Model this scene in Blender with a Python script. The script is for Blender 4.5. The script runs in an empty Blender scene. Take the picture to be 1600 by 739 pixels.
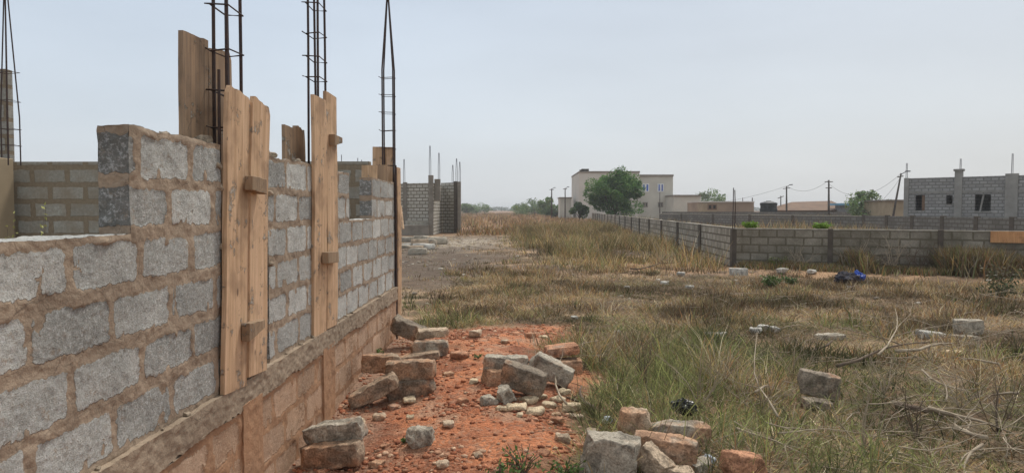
import bpy, bmesh, math, random
import numpy as np
from mathutils import Vector, Matrix, Euler

R = math.radians
sc = bpy.context.scene
col = sc.collection

# ------------------------------------------------------------------ camera, sky, sun, exposure
F = 1100.0                                    # focal length in pixels of the 1600 px wide photograph
EYE = 1.65
cam_d = bpy.data.cameras.new('camera')
cam_d.sensor_width = 36.0
cam_d.lens = 36.0 * F / 1600.0
cam_d.clip_start = 0.05
cam_d.clip_end = 6000
cam = bpy.data.objects.new('camera', cam_d)
col.objects.link(cam)
cam.location = (0, 0, EYE)
PITCH = math.atan(42.5 / F)
YAW = math.atan(15 / F)
cam.rotation_euler = (R(90) - PITCH, 0, YAW)
sc.camera = cam

SUN_EL, SUN_AZ = 58.0, 26.0                   # azimuth measured from +Y towards +X
world = bpy.data.worlds.new('World')
sc.world = world
world.use_nodes = True
wn, wl = world.node_tree.nodes, world.node_tree.links
wn.clear()
sky = wn.new('ShaderNodeTexSky')
sky.sky_type = 'NISHITA'
sky.sun_disc = False
sky.sun_elevation = R(SUN_EL)
sky.sun_rotation = R(SUN_AZ)
sky.air_density = 1.0
sky.dust_density = 4.0
sky.ozone_density = 1.0
# an overcast veil over the blue
veil = wn.new('ShaderNodeMix'); veil.data_type = 'RGBA'
wtc = wn.new('ShaderNodeTexCoord')
wsep = wn.new('ShaderNodeSeparateXYZ')
wl.new(wtc.outputs['Generated'], wsep.inputs[0])
wmr = wn.new('ShaderNodeMapRange')
wmr.inputs['From Min'].default_value = 0.0
wmr.inputs['From Max'].default_value = 1.0
wl.new(wsep.outputs['Z'], wmr.inputs['Value'])
wgr = wn.new('ShaderNodeValToRGB')
wl.new(wmr.outputs[0], wgr.inputs[0])
er = wgr.color_ramp.elements
er[0].position = 0.0; er[0].color = (0.65, 0.675, 0.695, 1)
er[1].position = 1.0; er[1].color = (0.92, 0.92, 0.90, 1)
e2 = er.new(0.34); e2.color = (0.525, 0.60, 0.70, 1)
e3 = er.new(0.12); e3.color = (0.59, 0.645, 0.70, 1)
wnz = wn.new('ShaderNodeTexNoise')
wnz.inputs['Scale'].default_value = 1.6
wnz.inputs['Detail'].default_value = 5
wmap = wn.new('ShaderNodeMapping'); wmap.inputs['Scale'].default_value = (1, 1, 4)
wl.new(wtc.outputs['Generated'], wmap.inputs[0])
wl.new(wmap.outputs[0], wnz.inputs['Vector'])
wnr = wn.new('ShaderNodeMapRange')
wnr.inputs['From Min'].default_value = 0.3
wnr.inputs['From Max'].default_value = 0.7
wnr.inputs['To Min'].default_value = 9.2
wnr.inputs['To Max'].default_value = 10.8
wl.new(wnz.outputs['Fac'], wnr.inputs['Value'])
wmul = wn.new('ShaderNodeVectorMath'); wmul.operation = 'SCALE'
wmx = wn.new('ShaderNodeMapRange')
wmx.inputs['From Min'].default_value = -0.35; wmx.inputs['From Max'].default_value = 0.65
wl.new(wsep.outputs['X'], wmx.inputs['Value'])
wwm = wn.new('ShaderNodeMix'); wwm.data_type = 'RGBA'; wwm.blend_type = 'MULTIPLY'
wwc = wn.new('ShaderNodeMix'); wwc.data_type = 'RGBA'
wl.new(wmx.outputs[0], wwc.inputs[0])
wwc.inputs[6].default_value = (0.99, 1.005, 1.02, 1); wwc.inputs[7].default_value = (1.0, 0.965, 0.925, 1)
wwm.inputs[0].default_value = 1.0
wl.new(wgr.outputs[0], wwm.inputs[6]); wl.new(wwc.outputs[2], wwm.inputs[7])
wl.new(wwm.outputs[2], wmul.inputs[0])
wl.new(wnr.outputs[0], wmul.inputs['Scale'])
veil.inputs[0].default_value = 0.88
wl.new(sky.outputs[0], veil.inputs[6])
wl.new(wmul.outputs[0], veil.inputs[7])
bg = wn.new('ShaderNodeBackground')
bg.inputs['Strength'].default_value = 0.065
wl.new(veil.outputs[2], bg.inputs['Color'])
wo = wn.new('ShaderNodeOutputWorld')
wl.new(bg.outputs[0], wo.inputs['Surface'])

sun_d = bpy.data.lights.new('sun', 'SUN')
sun_d.energy = 1.5
sun_d.angle = R(10)
sun_d.color = (1.0, 0.95, 0.87)
sun = bpy.data.objects.new('sun', sun_d)
col.objects.link(sun)
sd = Vector((math.sin(R(SUN_AZ)) * math.cos(R(SUN_EL)), math.cos(R(SUN_AZ)) * math.cos(R(SUN_EL)), math.sin(R(SUN_EL))))
sun.rotation_euler = sd.to_track_quat('Z', 'Y').to_euler()
sun.location = (0, 0, 50)

sc.view_settings.view_transform = 'Standard'
sc.view_settings.look = 'None'
sc.view_settings.gamma = 1.0
sc.view_settings.use_curve_mapping = False
sc.view_settings.exposure = 0.82
sc.render.engine = 'CYCLES'
sc.cycles.max_bounces = 6
sc.cycles.volume_bounces = 0
sc.cycles.use_denoising = True

# ------------------------------------------------------------------ numpy helpers
rng = np.random.default_rng(7)
random.seed(7)


def _hash(ix, iy, iz, seed):
    h = (ix.astype(np.int64) * 374761393 + iy.astype(np.int64) * 668265263 + iz.astype(np.int64) * 2147483647 + seed * 1274126177) & 0xffffffff
    h = ((h ^ (h >> 13)) * 1274126177) & 0xffffffff
    h = ((h ^ (h >> 16)) * 2246822519) & 0xffffffff
    return ((h ^ (h >> 15)) & 0xffffff) / float(0xffffff)


def vnoise(x, y, z=0.0, seed=0):
    x = np.asarray(x, float); y = np.asarray(y, float); z = np.asarray(z, float) + x * 0
    y = y + x * 0
    ix, iy, iz = np.floor(x), np.floor(y), np.floor(z)
    fx, fy, fz = x - ix, y - iy, z - iz
    fx, fy, fz = [t * t * (3 - 2 * t) for t in (fx, fy, fz)]
    out = 0
    for a in (0, 1):
        for b in (0, 1):
            for c in (0, 1):
                w = (fx if a else 1 - fx) * (fy if b else 1 - fy) * (fz if c else 1 - fz)
                out = out + w * _hash(ix + a, iy + b, iz + c, seed)
    return out


def fbm(x, y, z=0.0, seed=0, octs=4, gain=0.5):
    s, a, t = 0, 1.0, 0
    for o in range(octs):
        k = 2.03 ** o
        s = s + a * vnoise(np.asarray(x) * k + 11.3 * o, np.asarray(y) * k + 5.7 * o, np.asarray(z) * k, seed + o * 17)
        t += a
        a *= gain
    return s / t                                # 0..1, mean .5


def sstep(a, b, x):
    t = np.clip((x - a) / (b - a), 0, 1)
    return t * t * (3 - 2 * t)


RC = np.array(Euler((R(90) - PITCH, 0, YAW)).to_matrix())


def ray(px, py):
    d = RC @ np.array([(px - 800.0) / F, -(py - 369.5) / F, -1.0])
    return d


def at(px, py, Y):
    """the point of the place seen at (px, py) of the photograph that lies Y metres ahead"""
    d = ray(px, py)
    t = Y / d[1]
    return Vector((d[0] * t, Y, EYE + d[2] * t))


def down(px, py, z=0.0):
    d = ray(px, py)
    t = (z - EYE) / d[2]
    return Vector((d[0] * t, d[1] * t, z))


# ------------------------------------------------------------------ object helpers
def new_mesh(name, V, Fq, mat=None, parent=None, attrs=None, smooth=False):
    me = bpy.data.meshes.new(name)
    V = np.asarray(V, np.float32)
    if isinstance(Fq, np.ndarray):
        n, k = Fq.shape
        me.vertices.add(len(V)); me.vertices.foreach_set('co', V.ravel())
        me.loops.add(n * k); me.loops.foreach_set('vertex_index', Fq.astype(np.int32).ravel())
        me.polygons.add(n)
        me.polygons.foreach_set('loop_start', (np.arange(n) * k).astype(np.int32))
        me.polygons.foreach_set('loop_total', np.full(n, k, np.int32))
        me.update(calc_edges=True)
    else:
        me.from_pydata([tuple(map(float, v)) for v in V], [], Fq)
    if attrs:
        for an, arr in attrs.items():
            arr = np.asarray(arr, np.float32)
            if arr.ndim == 2:
                a4 = np.ones((len(arr), 4), np.float32); a4[:, :3] = arr
                at_ = me.attributes.new(an, 'FLOAT_COLOR', 'POINT'); at_.data.foreach_set('color', a4.ravel())
            else:
                at_ = me.attributes.new(an, 'FLOAT', 'POINT'); at_.data.foreach_set('value', arr)
    if smooth:
        me.polygons.foreach_set('use_smooth', np.ones(len(me.polygons), bool))
    me.update()
    o = bpy.data.objects.new(name, me)
    col.objects.link(o)
    if mat: me.materials.append(mat)
    if parent: o.parent = parent
    return o


def tag(o, label=None, cat=None, group=None, kind=None):
    if label: o['label'] = label
    if cat: o['category'] = cat
    if group: o['group'] = group
    if kind: o['kind'] = kind
    return o


def empty(name, loc, rz=0, label=None, cat=None, group=None):
    o = bpy.data.objects.new(name, None)
    o.empty_display_size = 0.2
    col.objects.link(o)
    o.location = loc
    o.rotation_euler = (0, 0, rz)
    return tag(o, label, cat, group)


class MB:
    def __init__(s): s.v = []; s.f = []
    def box(s, x0, x1, y0, y1, z0, z1, M=None):
        b = len(s.v)
        p = [(x, y, z) for z in (z0, z1) for (x, y) in ((x0, y0), (x1, y0), (x1, y1), (x0, y1))]
        if M is not None: p = [tuple(M @ Vector(q)) for q in p]
        s.v += p
        s.f += [tuple(b + i for i in q) for q in ((3, 2, 1, 0), (4, 5, 6, 7), (0, 1, 5, 4), (1, 2, 6, 5), (2, 3, 7, 6), (3, 0, 4, 7))]
        return s
    def tube(s, pts, rad, n=6, cap=True):
        pts = [Vector(p) for p in pts]
        if not hasattr(rad, '__len__'): rad = [rad] * len(pts)
        b = len(s.v)
        up = None
        for i, p in enumerate(pts):
            d = (pts[min(i + 1, len(pts) - 1)] - pts[max(i - 1, 0)])
            if d.length < 1e-9: d = Vector((0, 0, 1))
            d.normalize()
            if up is None:
                up = Vector((1, 0, 0)) if abs(d.x) < 0.9 else Vector((0, 1, 0))
            a = d.cross(up)
            if a.length < 1e-6: a = d.orthogonal()
            a.normalize(); c = a.cross(d); up = c
            for k in range(n):
                t = 2 * math.pi * k / n
                s.v.append(tuple(p + a * math.cos(t) * rad[i] + c * math.sin(t) * rad[i]))
        for i in range(len(pts) - 1):
            for k in range(n):
                q = (k + 1) % n
                s.f.append((b + i * n + k, b + i * n + q, b + (i + 1) * n + q, b + (i + 1) * n + k))
        if cap:
            s.f.append(tuple(b + k for k in reversed(range(n))))
            s.f.append(tuple(b + (len(pts) - 1) * n + k for k in range(n)))
        return s
    def quad(s, a, b_, c, d):
        b = len(s.v); s.v += [tuple(a), tuple(b_), tuple(c), tuple(d)]; s.f.append((b, b + 1, b + 2, b + 3)); return s
    def build(s, name, mat, parent=None, smooth=False, bevel=0):
        o = new_mesh(name, s.v, s.f, mat, parent, smooth=smooth)
        if bevel:
            bm = bmesh.new(); bm.from_mesh(o.data)
            bmesh.ops.bevel(bm, geom=bm.edges[:], offset=bevel, segments=1, affect='EDGES')
            bm.to_mesh(o.data); bm.free()
        return o


# ------------------------------------------------------------------ materials
class NT:
    """small node-tree writer"""
    def __init__(s, name):
        s.m = bpy.data.materials.new(name); s.m.use_nodes = True
        s.n, s.l = s.m.node_tree.nodes, s.m.node_tree.links
        s.n.clear()
        s.out = s.n.new('ShaderNodeOutputMaterial')
        s.b = s.n.new('ShaderNodeBsdfPrincipled')
        s.l.new(s.b.outputs[0], s.out.inputs[0])
        s.b.inputs['Specular IOR Level'].default_value = 0.25
        s.b.inputs['Roughness'].default_value = 0.9
        s.tc = s.n.new('ShaderNodeTexCoord')
    def set(s, sock, v):
        if v is None: return
        if isinstance(v, (int, float)): sock.default_value = v
        elif isinstance(v, (tuple, list)):
            sock.default_value = tuple(v) + ((1,) if len(v) == 3 and len(sock.default_value) == 4 else ())
        else: s.l.new(v, sock)
    def map(s, scale=(1, 1, 1), loc=(0, 0, 0), rot=(0, 0, 0), src=None):
        k = s.n.new('ShaderNodeMapping')
        k.inputs['Scale'].default_value = scale; k.inputs['Location'].default_value = loc; k.inputs['Rotation'].default_value = rot
        s.l.new(src or s.tc.outputs['Object'], k.inputs[0]); return k.outputs[0]
    def noise(s, scale, detail=3, rough=0.55, vec=None, dist=0):
        k = s.n.new('ShaderNodeTexNoise')
        k.inputs['Scale'].default_value = scale; k.inputs['Detail'].default_value = detail
        k.inputs['Roughness'].default_value = rough; k.inputs['Distortion'].default_value = dist
        s.l.new(vec or s.tc.outputs['Object'], k.inputs['Vector']); return k.outputs['Fac']
    def voro(s, scale, vec=None, feat='F1', out='Distance'):
        k = s.n.new('ShaderNodeTexVoronoi'); k.inputs['Scale'].default_value = scale; k.feature = feat
        s.l.new(vec or s.tc.outputs['Object'], k.inputs['Vector']); return k.outputs[out]
    def attr(s, name, fac=False):
        k = s.n.new('ShaderNodeAttribute'); k.attribute_name = name
        return k.outputs['Fac'] if fac else k.outputs['Color']
    def mr(s, v, a, b, c=0.0, d=1.0):
        k = s.n.new('ShaderNodeMapRange')
        for i, q in zip(('From Min', 'From Max', 'To Min', 'To Max'), (a, b, c, d)): k.inputs[i].default_value = q
        s.l.new(v, k.inputs['Value']); return k.outputs[0]
    def math(s, op, a, b=None):
        k = s.n.new('ShaderNodeMath'); k.operation = op
        s.set(k.inputs[0], a); s.set(k.inputs[1], b); return k.outputs[0]
    def mix(s, f, a, b, mode='MIX'):
        k = s.n.new('ShaderNodeMix'); k.data_type = 'RGBA'; k.blend_type = mode
        s.set(k.inputs[0], f); s.set(k.inputs[6], a); s.set(k.inputs[7], b); return k.outputs[2]
    def scale(s, c, f):
        k = s.n.new('ShaderNodeVectorMath'); k.operation = 'SCALE'
        s.set(k.inputs[0], c); s.set(k.inputs['Scale'], f); return k.outputs[0]
    def bump(s, h, strength=0.5, dist=0.01):
        k = s.n.new('ShaderNodeBump'); k.inputs['Strength'].default_value = strength; k.inputs['Distance'].default_value = dist
        s.l.new(h, k.inputs['Height']); s.l.new(k.outputs[0], s.b.inputs['Normal'])
    def done(s, c, rough=None, metal=None):
        s.set(s.b.inputs['Base Color'], c)
        if rough is not None: s.set(s.b.inputs['Roughness'], rough)
        if metal is not None: s.set(s.b.inputs['Metallic'], metal)
        return s.m


def simple(name, a, b=None, scale=5.0, rough=0.85, bump=0.3, bd=0.01, metal=None, detail=4):
    t = NT(name)
    b = b or tuple(x * 0.75 for x in a)
    n = t.noise(scale, detail)
    c = t.mix(t.mr(n, 0.35, 0.65), a, b)
    if bump: t.bump(t.noise(scale * 4, 4), bump, bd)
    return t.done(c, rough, metal)


def near_wall_mat(name, mortar, mortar2, blk, blk2, stain=(0.3, 0.15, 0.08), stain_amt=0.0):
    """attributes: mask (1 on block faces), rnd (random tone per block, lowered on -Y ends as painted shade)"""
    t = NT(name)
    mask, tone_shade = t.attr('mask', True), t.attr('tone_shade', True)
    warp = t.noise(38, 5, 0.7)
    m = t.math('ADD', mask, t.mr(warp, 0.3, 0.7, -0.42, 0.42))
    m = t.mr(m, 0.40, 0.62)
    # block: porous sandcrete
    sp = t.noise(105, 4, 0.85)
    pits = t.mr(sp, 0.36, 0.47)
    pale = t.mr(t.noise(55, 5, 0.8), 0.5, 0.62)
    bc = t.mix(t.mr(t.noise(9, 4, 0.6), 0.35, 0.65), blk, blk2)
    bc = t.scale(bc, t.mr(t.math('ADD', tone_shade, 0.4), 0, 1.4, 0.40, 1.18))
    bc = t.mix(t.math('MULTIPLY', t.math('SUBTRACT', 1.0, pits), 0.66), bc, tuple(x * 0.24 for x in blk))
    bc = t.mix(t.math('MULTIPLY', pale, 0.52), bc, tuple(min(0.8, x * 1.55) for x in blk))
    # thin cement wash over parts of the blocks
    wash = t.mr(t.noise(20, 6, 0.75), 0.55, 0.66)
    bc = t.mix(t.math('MULTIPLY', wash, t.mr(t.noise(2.6, 2, 0.5), 0.4, 0.62, 0.15, 0.85)), bc, mortar)
    # mortar
    mc = t.mix(t.mr(t.noise(7, 5, 0.65), 0.35, 0.65), mortar, mortar2)
    mc = t.mix(t.mr(t.noise(60, 4, 0.7), 0.42, 0.7, 0, 0.6), mc, tuple(x * 0.6 for x in mortar))
    mc = t.mix(t.mr(t.noise(24, 5, 0.75), 0.6, 0.72, 0, 0.35), mc, tuple(min(0.8, x * 1.6) for x in mortar))
    crk = t.voro(7, t.map((1, 1, 1.6)), 'DISTANCE_TO_EDGE')
    mc = t.mix(t.mr(crk, 0.012, 0.004, 0, 0.6), mc, tuple(x * 0.35 for x in mortar))
    c = t.mix(m, mc, bc)
    c = t.scale(c, t.mr(t.noise(1.7, 5, 0.65), 0.35, 0.65, 0.84, 1.12))
    if stain_amt:
        c = t.mix(t.mr(t.noise(2.3, 5, 0.7), 0.35, 0.7, stain_amt * 0.4, stain_amt), c, stain)
    h = t.math('ADD', t.math('MULTIPLY', t.math('MULTIPLY', sp, m), 1.3), t.math('MULTIPLY', t.noise(40, 5, 0.7), 0.8))
    t.bump(h, 1.0, 0.009)
    return t.done(c, 0.95)


def brick_mat(name, blk, blk2, mortar, bw=0.46, rh=0.2185, ms=0.02, dirt=None, dirt_amt=0.5, flip=False, dirt_scale=0.7):
    """blockwork on a vertical wall along local X, height local Z"""
    t = NT(name)
    wob = t.n.new('ShaderNodeTexNoise'); wob.inputs['Scale'].default_value = 9.0; wob.inputs['Detail'].default_value = 3
    t.l.new(t.tc.outputs['Object'], wob.inputs['Vector'])
    off = t.scale(t_sub(t, wob.outputs['Color'], (0.5, 0.5, 0.5)), 0.035)
    sep = t.n.new('ShaderNodeSeparateXYZ')
    add = t.n.new('ShaderNodeVectorMath'); add.operation = 'ADD'
    t.l.new(t.tc.outputs['Object'], add.inputs[0]); t.l.new(off, add.inputs[1])
    t.l.new(add.outputs[0], sep.inputs[0])
    cx = t.math('ADD', sep.outputs['X'], sep.outputs['Y'])
    cb = t.n.new('ShaderNodeCombineXYZ')
    t.l.new(cx, cb.inputs['X']); t.l.new(sep.outputs['Z'], cb.inputs['Y'])
    br = t.n.new('ShaderNodeTexBrick')
    t.l.new(cb.outputs[0], br.inputs['Vector'])
    br.inputs['Scale'].default_value = 1.0
    br.inputs['Brick Width'].default_value = bw; br.inputs['Row Height'].default_value = rh
    br.inputs['Mortar Size'].default_value = ms; br.inputs['Mortar Smooth'].default_value = 0.15
    br.inputs['Color1'].default_value = blk + (1,); br.inputs['Color2'].default_value = blk2 + (1,)
    br.inputs['Mortar'].default_value = mortar + (1,)
    c = t.scale(br.outputs['Color'], t.mr(t.noise(28, 5, 0.75), 0.3, 0.7, 0.72, 1.28))
    if dirt:
        c = t.mix(t.mr(t.noise(dirt_scale, 6, 0.7), 0.38, 0.66, 0, dirt_amt), c, dirt)
    h = t.math('ADD', t.math('MULTIPLY', t.math('SUBTRACT', 1.0, br.outputs['Fac']), 1.0), t.math('MULTIPLY', t.noise(60, 4, 0.7), 0.6))
    t.bump(h, 0.6, 0.012)
    return t.done(c, 0.95)


def t_sub(t, a, b):
    k = t.n.new('ShaderNodeVectorMath'); k.operation = 'SUBTRACT'
    t.set(k.inputs[0], a); k.inputs[1].default_value = b; return k.outputs[0]


def wood_mat(name, a, b, dark, splash=0.35, seed=0):
    """rough sawn board, long axis local Z"""
    t = NT(name)
    rn = t.n.new('ShaderNodeObjectInfo')
    loc = t.n.new('ShaderNodeCombineXYZ')
    t.l.new(t.math('MULTIPLY', rn.outputs['Random'], 37.0), loc.inputs['X']); t.l.new(t.math('MULTIPLY', rn.outputs['Random'], 11.0), loc.inputs['Z'])
    add = t.n.new('ShaderNodeVectorMath'); add.operation = 'ADD'
    t.l.new(t.tc.outputs['Object'], add.inputs[0]); t.l.new(loc.outputs[0], add.inputs[1])
    V = add.outputs[0]
    g1 = t.noise(1.0, 5, 0.65, t.map((26, 26, 1.3), src=V), 0.6)
    g2 = t.noise(1.0, 4, 0.7, t.map((110, 110, 4), src=V))
    big = t.noise(3.5, 3, 0.6, V)
    c = t.mix(t.mr(g1, 0.38, 0.62), a, b)
    c = t.mix(t.mr(g2, 0.5, 0.8, 0, 0.6), c, dark)
    c = t.mix(t.mr(big, 0.5, 0.64, 0, 0.55), c, dark)
    kn = t.voro(3.2, t.map((1.0, 1.0, 0.6), src=V))
    c = t.mix(t.mr(kn, 0.055, 0.03, 0, 0.8), c, tuple(x * 0.5 for x in dark))
    sp = t.mr(t.noise(6, 8, 0.8, V), 0.58, 0.61, 0, splash)
    c = t.mix(sp, c, (0.44, 0.41, 0.36))
    t.bump(t.math('ADD', t.math('ADD', g1, t.math('MULTIPLY', g2, 0.6)), t.math('MULTIPLY', sp, 2.5)), 0.9, 0.007)
    return t.done(c, 0.85)


def col_mat(name, rough=0.9, nscale=60, lo=0.7, hi=1.3, bump=0.6, bd=0.006, detail=5, trans=0.0, spec=0.2):
    """colour comes from the mesh's own 'col' attribute"""
    t = NT(name)
    c = t.attr('col')
    n = t.noise(nscale, detail, 0.7)
    c = t.scale(c, t.mr(n, 0.3, 0.7, lo, hi)) if nscale else c
    if bump: t.bump(n, bump, bd)
    m = t.done(c, rough)
    t.b.inputs['Specular IOR Level'].default_value = spec
    if trans:
        tr = t.n.new('ShaderNodeBsdfTranslucent'); t.set(tr.inputs['Color'], c)
        mx = t.n.new('ShaderNodeMixShader'); mx.inputs[0].default_value = trans
        t.l.new(t.b.outputs[0], mx.inputs[1]); t.l.new(tr.outputs[0], mx.inputs[2])
        t.l.new(mx.outputs[0], t.out.inputs[0])
    return m


M = {}
M['wall'] = near_wall_mat('sandcrete_wall', (0.39, 0.30, 0.22), (0.29, 0.22, 0.16), (0.56, 0.555, 0.515), (0.43, 0.43, 0.40))
M['plinth'] = near_wall_mat('stained_foundation', (0.34, 0.215, 0.135), (0.26, 0.16, 0.10), (0.60, 0.44, 0.325), (0.48, 0.34, 0.25), (0.55, 0.30, 0.16), 0.5)
M['band'] = near_wall_mat('rough_concrete_band', (0.38, 0.30, 0.22), (0.30, 0.23, 0.165), (0.27, 0.23, 0.19), (0.22, 0.19, 0.16))
M['room'] = brick_mat('room_blockwork', (0.36, 0.35, 0.305), (0.28, 0.27, 0.235), (0.23, 0.185, 0.13), ms=0.036, dirt=(0.24, 0.19, 0.13), dirt_amt=0.7, dirt_scale=3.0)
M['pale_room'] = brick_mat('pale_room_blockwork', (0.30, 0.29, 0.26), (0.24, 0.23, 0.20), (0.21, 0.17, 0.12), ms=0.028)
M['fence'] = brick_mat('weathered_fence_blockwork', (0.48, 0.44, 0.37), (0.33, 0.30, 0.245), (0.12, 0.10, 0.075), ms=0.022, dirt=(0.13, 0.11, 0.08), dirt_amt=0.8, dirt_scale=1.7)
M['fence_front'] = brick_mat('dark_weathered_blockwork', (0.32, 0.29, 0.235), (0.22, 0.195, 0.155), (0.15, 0.13, 0.095), ms=0.024, dirt=(0.105, 0.09, 0.06), dirt_amt=0.85, dirt_scale=1.3)
M['fence_far'] = brick_mat('far_fence_blockwork', (0.22, 0.21, 0.19), (0.15, 0.14, 0.125), (0.11, 0.10, 0.085), ms=0.03, dirt=(0.11, 0.095, 0.075), dirt_amt=0.5)
M['shell'] = brick_mat('shell_blockwork', (0.55, 0.52, 0.45), (0.45, 0.42, 0.36), (0.17, 0.145, 0.11), ms=0.03, dirt=(0.2, 0.17, 0.13), dirt_amt=0.3)
M['grey_house'] = brick_mat('grey_house_blockwork', (0.36, 0.36, 0.35), (0.25, 0.25, 0.245), (0.17, 0.17, 0.165), bw=0.40, rh=0.20, ms=0.032, dirt=(0.2, 0.195, 0.18), dirt_amt=0.5, dirt_scale=1.2)
M['grey_concrete'] = simple('grey_cast_concrete', (0.30, 0.295, 0.275), (0.22, 0.215, 0.2), 2.0, 0.95)
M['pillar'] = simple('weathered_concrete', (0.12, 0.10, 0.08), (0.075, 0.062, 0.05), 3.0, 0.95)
M['concrete'] = simple('raw_concrete', (0.27, 0.24, 0.20), (0.20, 0.175, 0.145), 3.0, 0.95)
M['cap'] = simple('pale_cement_cap', (0.42, 0.39, 0.33), (0.27, 0.24, 0.19), 6.0, 0.95)
M['plaster'] = simple('beige_plaster', (0.38, 0.30, 0.20), (0.30, 0.235, 0.155), 1.5, 0.95)
M['cream'] = simple('cream_render', (0.60, 0.56, 0.49), (0.52, 0.485, 0.43), 0.4, 0.9, 0.1)
M['olive'] = simple('grey_olive_render', (0.56, 0.53, 0.45), (0.47, 0.45, 0.385), 0.4, 0.9, 0.1)
M['tan'] = simple('tan_render', (0.36, 0.27, 0.19), (0.27, 0.20, 0.145), 0.5, 0.9, 0.1)
M['white'] = simple('white_paint', (0.75, 0.75, 0.74), None, 2, 0.5, 0)
M['blue_pane'] = simple('blue_curtained_glass', (0.07, 0.16, 0.55), (0.04, 0.09, 0.32), 1.5, 0.3, 0)
M['dark'] = simple('unlit_opening', (0.02, 0.018, 0.016), None, 1, 0.9, 0)
M['roof'] = simple('brown_sheet_roof', (0.20, 0.125, 0.08), (0.15, 0.095, 0.065), 0.8, 0.8, 0.2)
M['blue_roof'] = simple('blue_sheet_roof', (0.16, 0.36, 0.50), None, 0.8, 0.5, 0)
M['rebar'] = simple('rusty_steel', (0.045, 0.036, 0.036), (0.075, 0.045, 0.035), 30, 0.7, 0.3, 0.002)
M['pale_bar'] = simple('grey_steel', (0.13, 0.13, 0.14), (0.09, 0.09, 0.1), 20, 0.6, 0)
M['wire'] = simple('wire', (0.05, 0.05, 0.05), None, 5, 0.7, 0)
M['pole'] = simple('grey_timber_pole', (0.10, 0.085, 0.075), (0.07, 0.06, 0.05), 3, 0.9, 0.2)
M['wood'] = wood_mat('sawn_pine', (0.66, 0.45, 0.29), (0.50, 0.32, 0.185), (0.25, 0.155, 0.095), 0.8)
M['wood_old'] = wood_mat('stained_sawn_board', (0.40, 0.27, 0.17), (0.27, 0.19, 0.13), (0.17, 0.125, 0.09), 0.85)
M['cleat'] = wood_mat('cement_smeared_cleat', (0.36, 0.26, 0.17), (0.28, 0.19, 0.12), (0.17, 0.12, 0.08), 0.9)
M['orange_wood'] = wood_mat('orange_board', (0.60, 0.32, 0.15), (0.50, 0.26, 0.12), (0.26, 0.12, 0.06), 0.1)
M['stone'] = col_mat('broken_sandcrete', 0.95, 70, 0.5, 1.55, 1.0, 0.012)
M['grass'] = col_mat('grass_blades', 0.8, 0, bump=0, trans=0.25, spec=0.15)
M['leaf'] = col_mat('leaves', 0.6, 0, bump=0, trans=0.25, spec=0.3)
M['bark'] = simple('bark', (0.11, 0.085, 0.06), (0.07, 0.055, 0.04), 4, 0.95)
M['twig'] = simple('bleached_twig', (0.42, 0.35, 0.26), (0.27, 0.215, 0.155), 9, 0.9, 0.2, 0.002)
M['twig_dark'] = simple('brown_twig', (0.15, 0.11, 0.08), (0.10, 0.075, 0.055), 9, 0.9, 0.2, 0.002)
M['tank'] = simple('black_plastic', (0.03, 0.033, 0.033), None, 2, 0.45, 0)
M['blackbag'] = simple('black_plastic_bag', (0.012, 0.012, 0.014), None, 8, 0.25, 0.3)
M['bluebag'] = simple('blue_plastic', (0.015, 0.07, 0.38), (0.01, 0.04, 0.22), 8, 0.4, 0.3)
M['whitebag'] = simple('white_plastic', (0.62, 0.66, 0.70), (0.42, 0.46, 0.5), 12, 0.4, 0.3)
M['rag'] = simple('dark_cloth', (0.03, 0.033, 0.05), (0.06, 0.05, 0.05), 12, 0.95, 0.3)
M['shirt'] = simple('purple_cloth', (0.16, 0.12, 0.24), None, 12, 0.95, 0)


# ------------------------------------------------------------------ the ground
def path_mask(x, y):
    n = (fbm(x * 0.9, y * 0.9, 0, 3, 4) - 0.5)
    right = 0.46 + 1.1 * n + 0.5 * (fbm(x * 4, y * 4, 0, 4, 3) - 0.5) + 0.10 * np.sin(y * 1.3)
    a = sstep(0.22, -0.22, x - right)
    b = sstep(0.5, -0.5, y - (9.7 + 4.5 * n - 0.45 * np.abs(x + 0.6)))
    c = sstep(0.75, 1.35, y * 0 + x + 3.0)                      # building edge
    return a * b * c


def gheight(x, y):
    x = np.asarray(x, float); y = np.asarray(y, float)
    near = sstep(60, 20, y)
    h = (fbm(x * 0.35, y * 0.35, 0, 21, 3) - 0.5) * 0.16 * near
    h += (fbm(x * 2.2, y * 2.2, 0, 22, 3) - 0.5) * 0.07 * near
    h += (fbm(x * 9, y * 9, 0, 23, 2) - 0.5) * 0.03 * sstep(25, 10, y)
    h *= sstep(-3, -1.0, x) * 0.6 + 0.4
    # falls towards the foundation close to the viewer
    h -= 0.12 * sstep(7.5, 4.2, y) * sstep(-0.2, -1.5, x)
    # soil spill banked along the wall end
    h += 0.05 * np.exp(-((x + 0.6) ** 2 / 0.5 + (y - 8.6) ** 2 / 1.0))
    h += 0.09 * np.exp(-((x + 0.35) ** 2 / 0.35 + (y - 7.3) ** 2 / 5.0)) * near
    # bank before the fence
    d = (y - (20.0 - 0.43 * (x - 6.0)))
    h += 0.05 * np.exp(-(d + 0.5) ** 2 / 1.2) * sstep(4, 6, x) * sstep(26, 22, y)
    # far land rises by a hair
    h += 0.0016 * np.clip(y - 250, 0, 1500) * 0
    return h


def gh(x, y): return float(gheight(np.array([x]), np.array([y]))[0])


def on_ground(px, py):
    p = down(px, py, 0.0)
    for _ in range(3):
        p = down(px, py, gh(p.x, p.y))
    return p


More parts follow.
